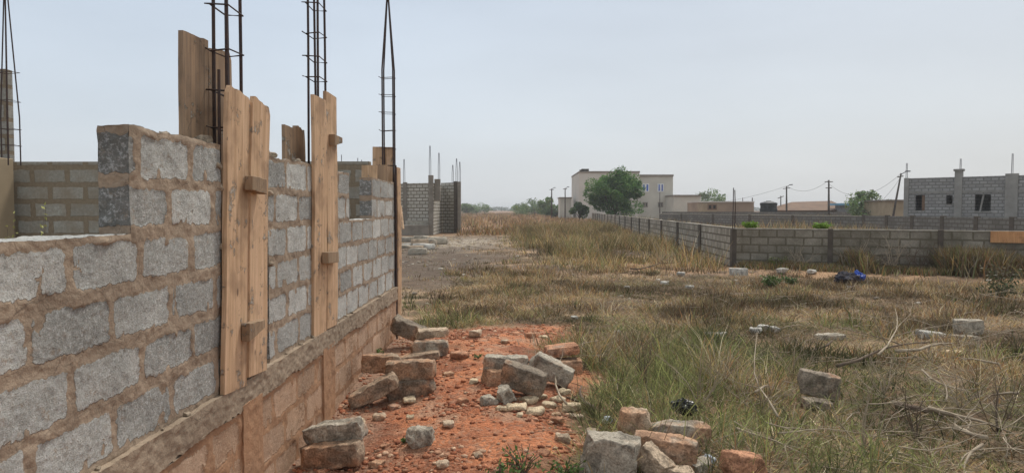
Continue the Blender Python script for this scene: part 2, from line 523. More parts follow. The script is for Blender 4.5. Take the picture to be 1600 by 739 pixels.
def green_field(x, y):
    """0 dry .. 1 green"""
    g = fbm(x * 0.9, y * 0.9, 0, 51, 4) * 2.2 - 0.80
    g += 0.14 * sstep(16, 10, y) * sstep(12, 2, x)
    g += 0.26 * np.exp(-((x - 2.0) ** 2 / 4 + (y - 6.6) ** 2 / 7))
    g -= 0.40 * sstep(7.5, 13, y)
    g -= 0.15 * sstep(3.0, 7, x)
    g += 0.22 * sstep(6.4, 4.6, y)
    g += 0.25 * np.exp(-((x + 0.3) ** 2 / 9 + (y - 12.5) ** 2 / 8))
    return np.clip(g, 0, 1)


def dirt_field(x, y):
    """bare soil amount"""
    d = sstep(0.52, 0.66, fbm(x * 0.45, y * 0.45, 0, 61, 4))
    # churned bare ground by the shell house, left of the grass
    edge = -1.1 + (fbm(x * 0.3, y * 0.3, 0, 62, 3) - 0.5) * 3
    b = sstep(0.8, -0.8, x - edge) * sstep(14.5, 17.5, y) * sstep(44, 38, y)
    return np.clip(np.maximum(d * 0.75 * sstep(8, 13, y), b), 0, 1)


def ground_color(x, y):
    n1 = fbm(x * 1.3, y * 1.3, 0, 31, 4); n2 = fbm(x * 5, y * 5, 0, 32, 4)
    straw = np.array([0.36, 0.245, 0.15]); brown = np.array([0.21, 0.138, 0.085]); olive = np.array([0.14, 0.14, 0.062])
    red = np.array([0.52, 0.205, 0.098]); red2 = np.array([0.41, 0.150, 0.072]); pale = np.array([0.36, 0.30, 0.23]); grey = np.array([0.115, 0.082, 0.058])
    def mx(a, b, t): return a * (1 - t[:, None]) + b * t[:, None]
    c = mx(np.tile(brown, (len(x), 1)), straw, sstep(0.42, 0.66, n1)) * (0.6 + 0.55 * sstep(0.35, 0.62, fbm(x * 2.3, y * 2.3, 0, 33, 4)))[:, None]
    c = mx(c, olive, green_field(x, y) * sstep(0.35, 0.6, n2) * 0.6)
    far = sstep(38, 60, y)
    c = mx(c, np.tile(np.array([0.27, 0.155, 0.09]), (len(x), 1)), far * 0.8)
    df = dirt_field(x, y)
    c = mx(c, mx(np.tile(grey, (len(x), 1)), pale * 0.5, sstep(0.5, 0.7, n1) * 0.4) * (0.7 + 0.6 * n2)[:, None], df)
    pd = np.exp(-(((x + 2.9) / 2.0) ** 2 + ((y - 35) / 5.0) ** 2))
    c = mx(c, np.tile(pale, (len(x), 1)), np.clip(pd * 1.4, 0, 1) * sstep(0.3, 0.5, n2))
    # orange soil by the fence foot
    d = (y - (20.0 - 0.43 * (x - 6.0)))
    fs = np.exp(-(d + 1.3) ** 2 / 2.6) * sstep(1, 3, x) * sstep(30, 22, y)
    c = mx(c, np.tile(np.array([0.40, 0.25, 0.145]), (len(x), 1)), fs * sstep(0.36, 0.52, n1))
    pm = path_mask(x, y)
    rc = mx(np.tile(red, (len(x), 1)), red2, sstep(0.4, 0.65, n1))
    rc = mx(rc, np.tile(np.array([0.42, 0.27, 0.18]), (len(x), 1)), sstep(0.52, 0.68, n2) * 0.7)
    rc = mx(rc, np.tile(np.array([0.19, 0.075, 0.045]), (len(x), 1)), sstep(0.54, 0.68, fbm(x * 2.6, y * 2.6, 0, 34, 4)) * 0.6)
    # grey dust along the foundation
    rc = mx(rc, np.tile(np.array([0.30, 0.21, 0.15]), (len(x), 1)), sstep(-0.95, -1.45, x) * 0.8)
    c = mx(c, rc, pm)
    return c


def axis(pts):
    out = []
    for (a, b, n, g) in pts:
        t = np.linspace(0, 1, n, endpoint=False)
        out.append(a + (b - a) * (t ** g))
    return np.unique(np.concatenate(out))


ys = np.concatenate([np.array([-2500, -400, -60, -10, 0, 2.5]), np.arange(3.0, 12, 0.04), np.arange(12, 26, 0.1), np.arange(26, 60, 0.35), np.geomspace(60, 3200, 60)])
xr = np.concatenate([np.arange(0, 8, 0.045), np.arange(8, 16, 0.1), np.arange(16, 40, 0.5), np.geomspace(40, 3200, 34)])
xs = np.unique(np.concatenate([-xr[(xr > 4)][::3], -xr[xr <= 4], xr]))
GX, GY = np.meshgrid(xs, ys)
gx, gy = GX.ravel(), GY.ravel()
gz = gheight(gx, gy)
nx, ny = len(xs), len(ys)
idx = np.arange(nx * ny).reshape(ny, nx)
gf = np.stack([idx[:-1, :-1].ravel(), idx[:-1, 1:].ravel(), idx[1:, 1:].ravel(), idx[1:, :-1].ravel()], 1)
pmv = path_mask(gx, gy)


def ground_mat():
    t = NT('soil_and_litter')
    c = t.attr('col')
    pm = t.attr('path', True)
    n1, n2, n3 = t.noise(14, 6, 0.75), t.noise(60, 5, 0.75), t.noise(2.0, 4, 0.6)
    c = t.scale(c, t.mr(n1, 0.3, 0.7, 0.62, 1.4))
    c = t.scale(c, t.mr(n2, 0.3, 0.7, 0.7, 1.3))
    # crumbs on the red soil
    vo = t.voro(42, out='Color')
    sx = t.n.new('ShaderNodeSeparateColor'); t.l.new(vo, sx.inputs[0])
    cr = t.math('MULTIPLY', t.mr(sx.outputs[0], 0.7, 0.9), pm)
    c = t.mix(t.math('MULTIPLY', cr, 0.5), c, (0.44, 0.27, 0.18))
    cr2 = t.math('MULTIPLY', t.mr(sx.outputs[1], 0.8, 0.9), pm)
    c = t.mix(t.math('MULTIPLY', cr2, 0.45), c, (0.12, 0.06, 0.04))
    # pale straw litter off the path
    st = t.mr(t.noise(30, 5, 0.8, t.map((1, 1, 1), rot=(0, 0, 0.5)), 1.5), 0.56, 0.68, 0, 0.5)
    st = t.math('MULTIPLY', st, t.math('SUBTRACT', 1.0, pm))
    c = t.mix(st, c, (0.33, 0.26, 0.17))
    h = t.math('ADD', t.math('ADD', n1, t.math('MULTIPLY', n2, 0.5)), t.math('MULTIPLY', t.voro(42), -0.5))
    t.bump(h, 0.9, 0.03)
    return t.done(c, 0.97)


ground = new_mesh('ground', np.stack([gx, gy, gz], 1), gf, ground_mat(), attrs={'col': ground_color(gx, gy), 'path': pmv}, smooth=True)
tag(ground, kind='structure')

def stone_mesh(L, H, W, seed, tint='grey', broken=0.5, rough=0.5, stain=0.4, nseg=None, round_=0.20):
    r = np.random.default_rng(seed)
    n = nseg or (30, 15, 15)
    # cube surface grid
    key = {}; V = []; Q = []
    def vid(i, j, k):
        q = (i, j, k)
        if q not in key:
            key[q] = len(V); V.append((2 * i / n[0] - 1, 2 * j / n[1] - 1, 2 * k / n[2] - 1))
        return key[q]
    for i in range(n[0]):
        for j in range(n[1]):
            Q.append((vid(i, j, 0), vid(i, j + 1, 0), vid(i + 1, j + 1, 0), vid(i + 1, j, 0)))
            Q.append((vid(i, j, n[2]), vid(i + 1, j, n[2]), vid(i + 1, j + 1, n[2]), vid(i, j + 1, n[2])))
    for i in range(n[0]):
        for k in range(n[2]):
            Q.append((vid(i, 0, k), vid(i + 1, 0, k), vid(i + 1, 0, k + 1), vid(i, 0, k + 1)))
            Q.append((vid(i, n[1], k), vid(i, n[1], k + 1), vid(i + 1, n[1], k + 1), vid(i + 1, n[1], k)))
    for j in range(n[1]):
        for k in range(n[2]):
            Q.append((vid(0, j, k), vid(0, j, k + 1), vid(0, j + 1, k + 1), vid(0, j + 1, k)))
            Q.append((vid(n[0], j, k), vid(n[0], j + 1, k), vid(n[0], j + 1, k + 1), vid(n[0], j, k + 1)))
    P = np.array(V)
    S = np.array([L, W, H]) / 2
    # round corners a little
    nrm = P / np.maximum(np.linalg.norm(P, axis=1, keepdims=True), 1e-6)
    mx = np.max(np.abs(P), axis=1, keepdims=True)
    sphere = nrm * mx
    P = P * (1 - round_) + sphere * round_ * 1.22
    P = P * S
    # cut planes: broken faces
    for c in range(int(2 + broken * 4)):
        if c < 2 * broken:
            nn = np.array([1.0 if r.random() < .5 else -1.0, r.normal() * 0.35, r.normal() * 0.45])
        else: nn = r.normal(size=3)
        nn /= np.linalg.norm(nn)
        ext = np.max(P @ nn)
        lim = ext * (1 - 0.12 - 0.16 * r.random() * broken * 1.6)
        d = P @ nn - lim
        jag = (fbm(P[:, 0] * 25, P[:, 1] * 25, P[:, 2] * 25, seed + 3 + c, 3) - 0.5) * 0.02
        P = P - np.clip(d + jag * 0.6, 0, None)[:, None] * nn
    a = min(L, H, W)
    o = np.stack([fbm(P[:, 0] * 12 / (a / .15), P[:, 1] * 12 / (a / .15), P[:, 2] * 12 / (a / .15) + seed, s + seed, 4) - 0.5 for s in (1, 2, 3)], 1)
    P = P + o * a * 0.42 * rough
    P = P + (np.stack([fbm(P[:, 0] * 50, P[:, 1] * 50, P[:, 2] * 50, s + seed, 2) - 0.5 for s in (4, 5, 6)], 1)) * 0.016
    tints = {'grey': (0.40, 0.355, 0.285), 'dark': (0.26, 0.215, 0.165), 'tan': (0.50, 0.39, 0.28), 'orange': (0.50, 0.26, 0.155), 'pale': (0.62, 0.50, 0.34), 'brown': (0.37, 0.275, 0.195), 'white': (0.50, 0.48, 0.43)}
    base = np.array(tints[tint])
    sm = sstep(0.42, 0.68, fbm(P[:, 0] * 7 + seed, P[:, 1] * 7, P[:, 2] * 7, seed + 40, 5) + (stain - 0.5) * 0.45) * 0.8
    lich = sstep(0.52, 0.6, fbm(P[:, 0] * 14 + seed, P[:, 1] * 14, P[:, 2] * 14, seed + 50, 4))
    stc = np.array([0.47, 0.26, 0.15]) if tint not in ('orange',) else np.array([0.30, 0.25, 0.20])
    C = base[None] * (1 - sm[:, None]) + stc[None] * sm[:, None]
    C = C * (1 - 0.38 * lich[:, None])
    C = C * (0.75 + 0.5 * fbm(P[:, 0] * 20, P[:, 1] * 20, P[:, 2] * 20, seed + 60, 3))[:, None]
    return P, np.array(Q), C


# ------------------------------------------------------------------ the near blockwork building
PZ = 0.674                                    # top of the foundation band
CH = 0.2185                                   # course height
WX = -1.6                                     # outer face of the near wall
TH = 0.13
SILL = PZ + 4 * CH
TOP = PZ + 6 * CH


def block_mask(u, z, z0=PZ, thick=0.052, ph=(2.46, 2.25)):
    k = np.floor((z - z0) / CH)
    uw = u + (fbm(u * 3, z * 3, 0, 71, 3) - 0.5) * 0.014
    zw = z + (fbm(u * 1.6, z * 4, 0, 72, 2) - 0.5) * 0.014
    kk = np.floor((zw - z0) / CH)
    ph_ = np.where(kk.astype(int) % 2 == 1, ph[0], ph[1])
    cu = (uw - ph_) / 0.46
    ci = np.floor(cu)
    fu = (cu - ci) * 0.46
    fz = (zw - z0) - kk * CH
    th = thick * (1.0 - 0.40 * sstep(4.2, 6.2, u))
    jit = (_hash(ci, kk, ci * 0, 5) - 0.5) * 0.02
    jit2 = (_hash(ci, kk, ci * 0, 6) - 0.5) * 0.016
    du = np.minimum(fu, 0.46 - fu) - th * 0.46 + jit
    dz = np.minimum(fz, CH - fz) - th * 0.50 + jit2
    rc = 0.03
    d = np.where((du < rc) & (dz < rc), rc - np.hypot(rc - du, rc - dz), np.minimum(du, dz))
    rag = (fbm(u * 16, z * 16, 0, 73, 5) - 0.5) * 0.026 + (fbm(u * 55, z * 55, 0, 74, 3) - 0.5) * 0.016
    # runs of mortar hanging from the bed joints
    drip = np.clip(fbm(u * 13, z * 9, 0, 75, 4) - 0.68, 0, 1) * 0.45
    m = sstep(-0.006, 0.010, d + rag - drip)
    return m, _hash(ci, kk, ci * 0, 9), d


def noisy_box(name, x0, x1, y0, y1, z0, z1, mat, parent, res=0.008, amp=0.006, recess=0.006, maskfn=None, plain=None, faces='xyt', topnoise=0.0, resy=None):
    """box with detailed +X face ('x'), -Y end ('y'), top ('t') and coarse back faces. plain: constant mask"""
    resy = resy or res
    V, Q, MK, RN = [], [], [], []
    base = 0
    def add(P, nu, nv, mk, rn, flip=False):
        nonlocal base
        V.append(P); MK.append(mk); RN.append(rn)
        i = np.arange(nu * nv).reshape(nv, nu) + base
        q = np.stack([i[:-1, :-1].ravel(), i[:-1, 1:].ravel(), i[1:, 1:].ravel(), i[1:, :-1].ravel()], 1)
        if flip: q = q[:, ::-1]
        Q.append(q); base += nu * nv
    def disp(P, w=None):
        a = amp
        o = np.stack([fbm(P[:, 0] * 9, P[:, 1] * 9, P[:, 2] * 9, s, 4) - 0.5 for s in (81, 82, 83)], 1) * 2 * a
        P = P + o
        if topnoise:
            t = sstep(z1 - 0.06, z1, P[:, 2])
            P[:, 2] += t * (fbm(P[:, 1] * 7, P[:, 0] * 7, 0, 84, 5) - 0.5) * topnoise
        return P
    def lin(a, b, r): return np.linspace(a, b, max(2, int(round((b - a) / r)) + 1))
    # +X
    U, W = np.meshgrid(lin(y0, y1, resy), lin(z0, z1, res))
    u, w = U.ravel(), W.ravel()
    P = np.stack([u * 0 + x1, u, w], 1)
    if plain is None:
        mk, rn, _ = (maskfn or block_mask)(u, w)
    else:
        mk, rn = u * 0 + plain, fbm(u, w, 0, 2)
    P = disp(P)
    ed = np.minimum(np.minimum(u - y0, y1 - u), np.minimum(w - z0, z1 - w))
    es = sstep(0, 0.02, ed)
    P[:, 0] += ((1 - mk) * recess * (fbm(u * 6, w * 6, 0, 85, 3) * 3.4 - 1.5) + (fbm(u * 26, w * 26, 0, 86, 4) - 0.5) * 0.012 * (1 - mk) + (fbm(u * 60, w * 60, 0, 87, 2) - 0.5) * 0.005 * mk) * es
    add(P, U.shape[1], U.shape[0], mk, rn)
    # -Y end and +Y end
    for (yy, fl) in ((y0, False), (y1, True)):
        U, W = np.meshgrid(lin(x0, x1, res), lin(z0, z1, res))
        u, w = U.ravel(), W.ravel()
        P = np.stack([u, u * 0 + yy, w], 1)
        if plain is None:
            fz = (w - PZ) % CH
            mk = sstep(-0.005, 0.01, np.minimum(fz, CH - fz) - 0.026 + (fbm(u * 14, w * 14, 0, 90, 4) - 0.5) * 0.045)
            rn = w * 0 - 0.35 * (yy == y0)  # -Y end blocks coloured darker to stand in for their shaded side
        else: mk, rn = u * 0 + plain, u * 0 + .5
        P = disp(P)
        P[:, 1] += (fbm(P[:, 0] * 30, P[:, 2] * 30, yy, 91, 3) - 0.5) * 0.02 * (1 if yy == y0 else 0)
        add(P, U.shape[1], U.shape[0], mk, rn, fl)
    # top, bottom
    for (zz, fl) in ((z1, False), (z0, True)):
        U, W = np.meshgrid(lin(x0, x1, 0.016), lin(y0, y1, resy if zz == z1 else 0.2))
        u, w = U.ravel(), W.ravel()
        P = np.stack([u, w, u * 0 + zz], 1)
        P = disp(P)
        P[:, 2] += (fbm(P[:, 0] * 40, P[:, 1] * 40, 0, 92, 3) - 0.5) * 0.008 * (1 if zz == z1 else 0)
        add(P, U.shape[1], U.shape[0], u * 0 + (1.0 if plain is None else plain), u * 0 + 1.0, fl)
    # back
    U, W = np.meshgrid(lin(y0, y1, 0.04), lin(z0, z1, 0.04))
    u, w = U.ravel(), W.ravel()
    P = disp(np.stack([u * 0 + x0, u, w], 1))
    mk, rn, _ = block_mask(u, w)
    add(P, U.shape[1], U.shape[0], mk if plain is None else u * 0 + plain, rn, True)
    return new_mesh(name, np.concatenate(V), np.concatenate(Q), mat, parent, attrs={'mask': np.concatenate(MK), 'tone_shade': np.concatenate(RN)}, smooth=True)


house = empty('unfinished_house', (WX - 2, 5, PZ), 0, 'near roofless block house with timber column formwork and tall steel bars at left', 'building')
house.location = (0, 0, 0)


def nb(name, *a, **k): return noisy_box(name, *a, parent=house, **k)


XI = WX - TH
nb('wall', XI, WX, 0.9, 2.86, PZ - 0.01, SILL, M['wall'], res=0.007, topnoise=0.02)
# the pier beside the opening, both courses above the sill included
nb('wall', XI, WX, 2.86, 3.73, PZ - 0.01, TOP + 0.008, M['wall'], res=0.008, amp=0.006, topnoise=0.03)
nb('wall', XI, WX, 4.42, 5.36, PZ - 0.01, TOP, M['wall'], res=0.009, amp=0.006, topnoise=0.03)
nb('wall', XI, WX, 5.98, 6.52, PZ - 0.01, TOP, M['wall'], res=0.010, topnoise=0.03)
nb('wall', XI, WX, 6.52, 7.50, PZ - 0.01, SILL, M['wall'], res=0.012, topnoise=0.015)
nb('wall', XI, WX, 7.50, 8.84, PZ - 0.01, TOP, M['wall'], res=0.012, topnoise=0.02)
# foundation band of rough concrete with a drooping lower lip
band = nb('foundation_band', XI - 0.05, WX + 0.032, 0.9, 9.0, PZ - 0.15, PZ, M['band'], plain=0.0, res=0.010, amp=0.006, recess=0.0, resy=0.014)
me = band.data
co = np.empty(len(me.vertices) * 3, np.float32); me.vertices.foreach_get('co', co); co = co.reshape(-1, 3)
low = sstep(PZ - 0.09, PZ - 0.17, co[:, 2])
co[:, 2] -= low * ((fbm(co[:, 1] * 4, 0, 0, 95, 3) - 0.45) * 0.05 + (fbm(co[:, 1] * 30, 0, 0, 94, 3) - 0.5) * 0.035)
outer = sstep(WX, WX + 0.04, co[:, 0])
co[:, 0] += outer * ((fbm(co[:, 1] * 2, co[:, 2] * 5, 0, 96, 3) - 0.5) * 0.014 + (fbm(co[:, 1] * 26, co[:, 2] * 40, 0, 93, 4) - 0.5) * 0.016)
me.vertices.foreach_set('co', co.ravel()); me.update()


def plinth_mask(u, z):
    m, r, d = block_mask(u + 0.13, z, z0=PZ - 0.17 - 5 * CH, thick=0.05)
    colm = np.maximum(sstep(0.03, 0, np.abs(u - 4.05) - 0.16), sstep(0.03, 0, np.abs(u - 5.68) - 0.17))
    m = m * (1 - colm) * (0.6 + 0.4 * sstep(0.3, 0.55, fbm(u * 2, z * 2, 0, 97, 3)))
    return m, r, d


nb('foundation_wall', XI - 0.04, WX + 0.018, 0.9, 8.97, -0.6, PZ - 0.12, M['plinth'], maskfn=plinth_mask, res=0.012, amp=0.006, recess=0.008, resy=0.014)
# columns cast in the foundation, a little proud
for yc, w in ((4.05, 0.30), (5.68, 0.34)):
    nb('foundation_column', WX - 0.05, WX + 0.034, yc - w / 2, yc + w / 2, -0.6, PZ - 0.13, M['plinth'], plain=0.0, res=0.014, amp=0.006, recess=0)
# the slab, the back wall, the inner walls (the room seen over the sill)
mb = MB(); mb.box(-9.5, XI - 0.05, 0.9, 9.0, -0.3, PZ - 0.03); mb.build('floor_slab', M['concrete'], house)


def wall_seg(name, p0, p1, z0, z1, th, mat, parent=None, openings=(), caps=0.0):
    """straight wall from p0 to p1 (x, y) with its local X along the wall; openings (u0, u1, z0, z1) cut right through"""
    p0, p1 = Vector((p0[0], p0[1], 0)), Vector((p1[0], p1[1], 0))
    L = (p1 - p0).length
    a = math.atan2(p1.y - p0.y, p1.x - p0.x)
    us = sorted({0, L, *[q for o in openings for q in o[:2]]})
    zs = sorted({z0, z1, *[q for o in openings for q in o[2:4]]})
    us_f = []
    for i in range(len(us) - 1):
        n = max(1, int((us[i + 1] - us[i]) / 2.0))
        us_f += [us[i] + (us[i + 1] - us[i]) * k / n for k in range(n)]
    us_f.append(us[-1])
    zs2 = zs
    bm = bmesh.new()
    key = {}
    def vt(u, y, z):
        k = (round(u, 4), y, round(z, 4))
        if k not in key: key[k] = bm.verts.new((u, y, z))
        return key[k]
    def solid(i, j):
        if i < 0 or j < 0 or i >= len(us_f) - 1 or j >= len(zs2) - 1: return False
        u, z = (us_f[i] + us_f[i + 1]) / 2, (zs2[j] + zs2[j + 1]) / 2
        return not any(o[0] < u < o[1] and o[2] < z < o[3] for o in openings)
    for i in range(len(us_f) - 1):
        for j in range(len(zs2) - 1):
            if not solid(i, j): continue
            u0, u1, a0, a1 = us_f[i], us_f[i + 1], zs2[j], zs2[j + 1]
            bm.faces.new((vt(u0, 0, a0), vt(u1, 0, a0), vt(u1, 0, a1), vt(u0, 0, a1)))
            bm.faces.new((vt(u1, th, a0), vt(u0, th, a0), vt(u0, th, a1), vt(u1, th, a1)))
            if not solid(i - 1, j): bm.faces.new((vt(u0, th, a0), vt(u0, 0, a0), vt(u0, 0, a1), vt(u0, th, a1)))
            if not solid(i + 1, j): bm.faces.new((vt(u1, 0, a0), vt(u1, th, a0), vt(u1, th, a1), vt(u1, 0, a1)))
            if not solid(i, j + 1): bm.faces.new((vt(u0, 0, a1), vt(u1, 0, a1), vt(u1, th, a1), vt(u0, th, a1)))
            if not solid(i, j - 1): bm.faces.new((vt(u0, th, a0), vt(u1, th, a0), vt(u1, 0, a0), vt(u0, 0, a0)))
    me = bpy.data.meshes.new(name); bm.to_mesh(me); bm.free()
    me.materials.append(mat)
    o = bpy.data.objects.new(name, me); col.objects.link(o)
    o.location = (p0.x, p0.y, 0); o.rotation_euler = (0, 0, a)
    if parent: o.parent = parent
    return o


wall_seg('wall', (-8.6, 9.0), (-1.95, 9.0), PZ - 0.03, 2.26, TH, M['room'], house)
pl = at(8, 108, 9.3)
wall_seg('wall', (-9.6, 9.3), (pl.x, 9.3), PZ - 0.03, pl.z, TH, M['pale_room'], house)
# plastered column at the back left corner
c0, c1 = at(-30, 246, 8.6), at(21, 246, 8.88)
MB().box(c0.x, c1.x, 8.6, 8.88, PZ - 0.03, c0.z).build('column', M['plaster'], house, bevel=0.008)


# formwork boards: local z along the board, thickness local x (facing +X), width local y
def board(y0, w, z0, z1, xf, th=0.025, lean=0.0, mat='wood', jag=0.0, label=None, parent=None, name='formwork_board', seed=0):
    r = np.random.default_rng(seed)
    n = 14
    L = z1 - z0
    v = []; f = []
    ycuts = np.linspace(0, w, n)
    sl = (r.random() - 0.5) * jag * 1.2
    prof = [L + sl * (i / (n - 1)) - jag * 0.35 * float(fbm(i * 0.45 + seed, 0, 0, seed, 2)) - (jag * 0.8 if i in (0, n - 1) and jag > 0.03 else 0) for i in range(n)]
    m = 12
    for i, yc in enumerate(ycuts):
        for k in range(m + 1):
            z = prof[i] * k / m
            e = (0.004 * math.sin(3 * z + seed) + 0.003 * math.sin(11 * z + seed * 2)) if i in (0, n - 1) else 0
            cup = 0.004 * math.sin(math.pi * i / (n - 1) + seed) + 0.005 * math.sin(2.2 * z + seed)
            v.append((cup, yc + e, z)); v.append((cup - th, yc + e, z))
    def ix(i, k, b): return (i * (m + 1) + k) * 2 + b
    for i in range(n - 1):
        for k in range(m):
            f.append((ix(i, k, 0), ix(i + 1, k, 0), ix(i + 1, k + 1, 0), ix(i, k + 1, 0)))
            f.append((ix(i, k, 1), ix(i, k + 1, 1), ix(i + 1, k + 1, 1), ix(i + 1, k, 1)))
        f.append((ix(i, m, 0), ix(i + 1, m, 0), ix(i + 1, m, 1), ix(i, m, 1)))
        f.append((ix(i, 0, 0), ix(i, 0, 1), ix(i + 1, 0, 1), ix(i + 1, 0, 0)))
    for k in range(m):
        f.append((ix(0, k, 0), ix(0, k + 1, 0), ix(0, k + 1, 1), ix(0, k, 1)))
        f.append((ix(n - 1, k, 0), ix(n - 1, k, 1), ix(n - 1, k + 1, 1), ix(n - 1, k + 1, 0)))
    o = new_mesh(name, v, f, M[mat], parent or house)
    o.location = (xf, y0, z0)
    o.rotation_euler = (-lean, 0, 0)
    if label: o['label'] = label
    return o


def cleat(b, y, z, L, h, d=0.05, rx=0.0, seed=0, jag=False):
    """short crosspiece nailed over the boards, a sub-part of board b; given in the board's own frame"""
    r = np.random.default_rng(seed)
    mb = MB(); nseg = 6
    pts = []
    for i in range(nseg + 1):
        t = i / nseg
        yy = -L / 2 + L * t
        hh = h / 2 * (1 - (0.5 * t if jag else 0)) * (1 + 0.12 * (r.random() - .5))
        for (dx, dz) in ((0, -1), (1, -1), (1, 1), (0, 1)):
            pts.append((0.003 + dx * (d + 0.006 * (r.random() - .5)), yy + (0.01 * (r.random() - .5)), dz * hh))
    mb.v = pts
    for i in range(nseg):
        for k in range(4):
            q = (k + 1) % 4
            mb.f.append((i * 4 + k, i * 4 + q, (i + 1) * 4 + q, (i + 1) * 4 + k))
    mb.f.append((3, 2, 1, 0)); e = nseg * 4; mb.f.append((e, e + 1, e + 2, e + 3))
    o = mb.build('cleat', M['cleat'], b, bevel=0.003)
    o.location = (0, y, z); o.rotation_euler = (rx, 0, 0)
    return o


XB = WX + 0.030                               # face of the outer boards
# lean: top moves towards +Y
b1 = board(3.64, 0.315, PZ + 0.002, 2.335, XB + 0.002, lean=R(5.0), jag=0.06, seed=1)
b2 = board(3.957, 0.30, PZ + 0.02, 2.33, XB + 0.009, lean=R(5.0), jag=0.05, seed=2)
cleat(b2, 0.0, 1.10, 0.22, 0.085, 0.05, 0.02, 3)
cleat(b2, 0.0, 0.28, 0.23, 0.10, 0.05, 0.15, 4, True)
b3 = board(5.31, 0.31, PZ + 0.002, 2.52, XB, lean=R(1.0), jag=0.012, seed=5)
b4 = board(5.625, 0.31, PZ + 0.01, 2.60, XB + 0.006, lean=R(1.2), jag=0.015, seed=6)
cleat(b4, 0.17, 1.54, 0.24, 0.09, 0.05, 0.1, 7, True)
cleat(b4, 0.0, 0.58, 0.32, 0.09, 0.05, -0.02, 8)
XN = XI - 0.012
board(3.62, 0.30, PZ, 2.575, XN, mat='wood_old', jag=0.03, seed=9)
board(3.93, 0.30, PZ, 2.56, XN - 0.004, mat='wood_old', jag=0.05, seed=10)
board(5.18, 0.24, PZ, 2.275, XN, mat='wood_old', jag=0.02, seed=11)
board(5.43, 0.24, PZ, 2.33, XN - 0.004, mat='wood_old', jag=0.12, seed=12)
# the end column of the wall: boards facing the viewer seen through and over the opening
def fboard(px0, px1, py_top, Y, z0, mat, th=0.025, seed=0):
    a, b = at(px0, py_top, Y), at(px1, py_top, Y)
    o = board(0, b.x - a.x, z0, a.z, 0, th, mat=mat, jag=0.015, seed=seed)
    o.location = (b.x, Y, z0); o.rotation_euler = (0, 0, R(90))
    return o


fboard(583, 616, 230, 9.02, PZ, 'wood', seed=21)
fboard(566, 590, 258, 8.4, PZ, 'wood', seed=22)
fboard(588, 606, 258, 8.7, PZ, 'wood_old', seed=23)
# outer end board, seen edge on, running down to the soil
eb = board(8.86, 0.20, -0.02, 2.18, XB + 0.012, mat='wood', jag=0.01, seed=24)
MB().box(WX - 0.10, WX + 0.006, 8.85, 8.99, PZ, TOP - 0.02).build('column', M['concrete'], house)


def cage(bars, z0, z1, ties, r=0.008, apex=None, name='rebar_cage', mat='rebar', parent=None, n=6, tr=0.004, wob=0.0):
    mb = MB()
    cx = sum(b[0] for b in bars) / len(bars); cy = sum(b[1] for b in bars) / len(bars)
    for i, (x, y) in enumerate(bars):
        pts = []
        for k in range(9):
            t = k / 8; z = z0 + (z1 - z0) * t
            if apex is not None and z > apex:
                s = 1 - 0.86 * ((z - apex) / (z1 - apex))
            else: s = 1
            pts.append((cx + (x - cx) * s + wob * math.sin(z * 2.1 + i), cy + (y - cy) * s + wob * math.sin(z * 1.7 + 2 * i), z))
        if apex is not None:
            pts = sorted(pts + [(x, y, apex)], key=lambda p: p[2])
        mb.tube(pts, r, n)
    xs_ = [b[0] for b in bars]; ys_ = [b[1] for b in bars]
    e = r + tr
    for j, z in enumerate(ties):
        tl = 0.01 * math.sin(j * 2.3)
        q = [(min(xs_) - e, min(ys_) - e, z + tl), (max(xs_) + e, min(ys_) - e, z), (max(xs_) + e, max(ys_) + e, z - tl), (min(xs_) - e, max(ys_) + e, z)]
        q.append(q[0]); q.append((q[0][0] - 0.03, q[0][1] + 0.01, z + 0.01))
        mb.tube(q, tr, 4)
    return mb.build(name, M[mat], parent or house)


cage([(-1.625, 3.90), (-1.70, 3.90), (-1.625, 4.08), (-1.70, 4.08)], PZ, 4.3, [2.10, 2.30, 2.53, 2.77, 3.0], r=0.0095, tr=0.005, wob=0.003)
# a bar running down the open slot left of the first boards
MB().tube([(WX - 0.02, 3.735, PZ), (WX - 0.02, 3.755, 1.4), (WX - 0.03, 3.80, 2.4)], 0.008).build('starter_bar', M['rebar'], house)
cage([(-1.62, 5.63), (-1.70, 5.63), (-1.62, 5.82), (-1.70, 5.82)], PZ, 4.4, [2.7, 2.86, 3.05, 3.28, 3.5], r=0.0095, tr=0.005, wob=0.003)
cage([(-1.615, 8.87), (-1.75, 8.87), (-1.615, 8.98), (-1.75, 8.98)], PZ, 4.28, [2.20, 2.42, 2.64, 2.86, 3.08, 3.3], r=0.010, apex=3.4)
MB().tube([(WX + 0.018, 8.83, 0.0), (WX + 0.018, 8.83, 2.2)], 0.016).build('starter_bar', M['rebar'], house)
cl = at(21, 246, 8.75)
cage([(cl.x - 0.11, 8.70), (cl.x - 0.03, 8.70), (cl.x - 0.11, 8.82), (cl.x + 0.04, 8.82)], cl.z - 0.1, 4.4, [cl.z + 0.35 * k for k in range(1, 4)] + [cl.z + 0.15], r=0.008, apex=cl.z + 0.5)

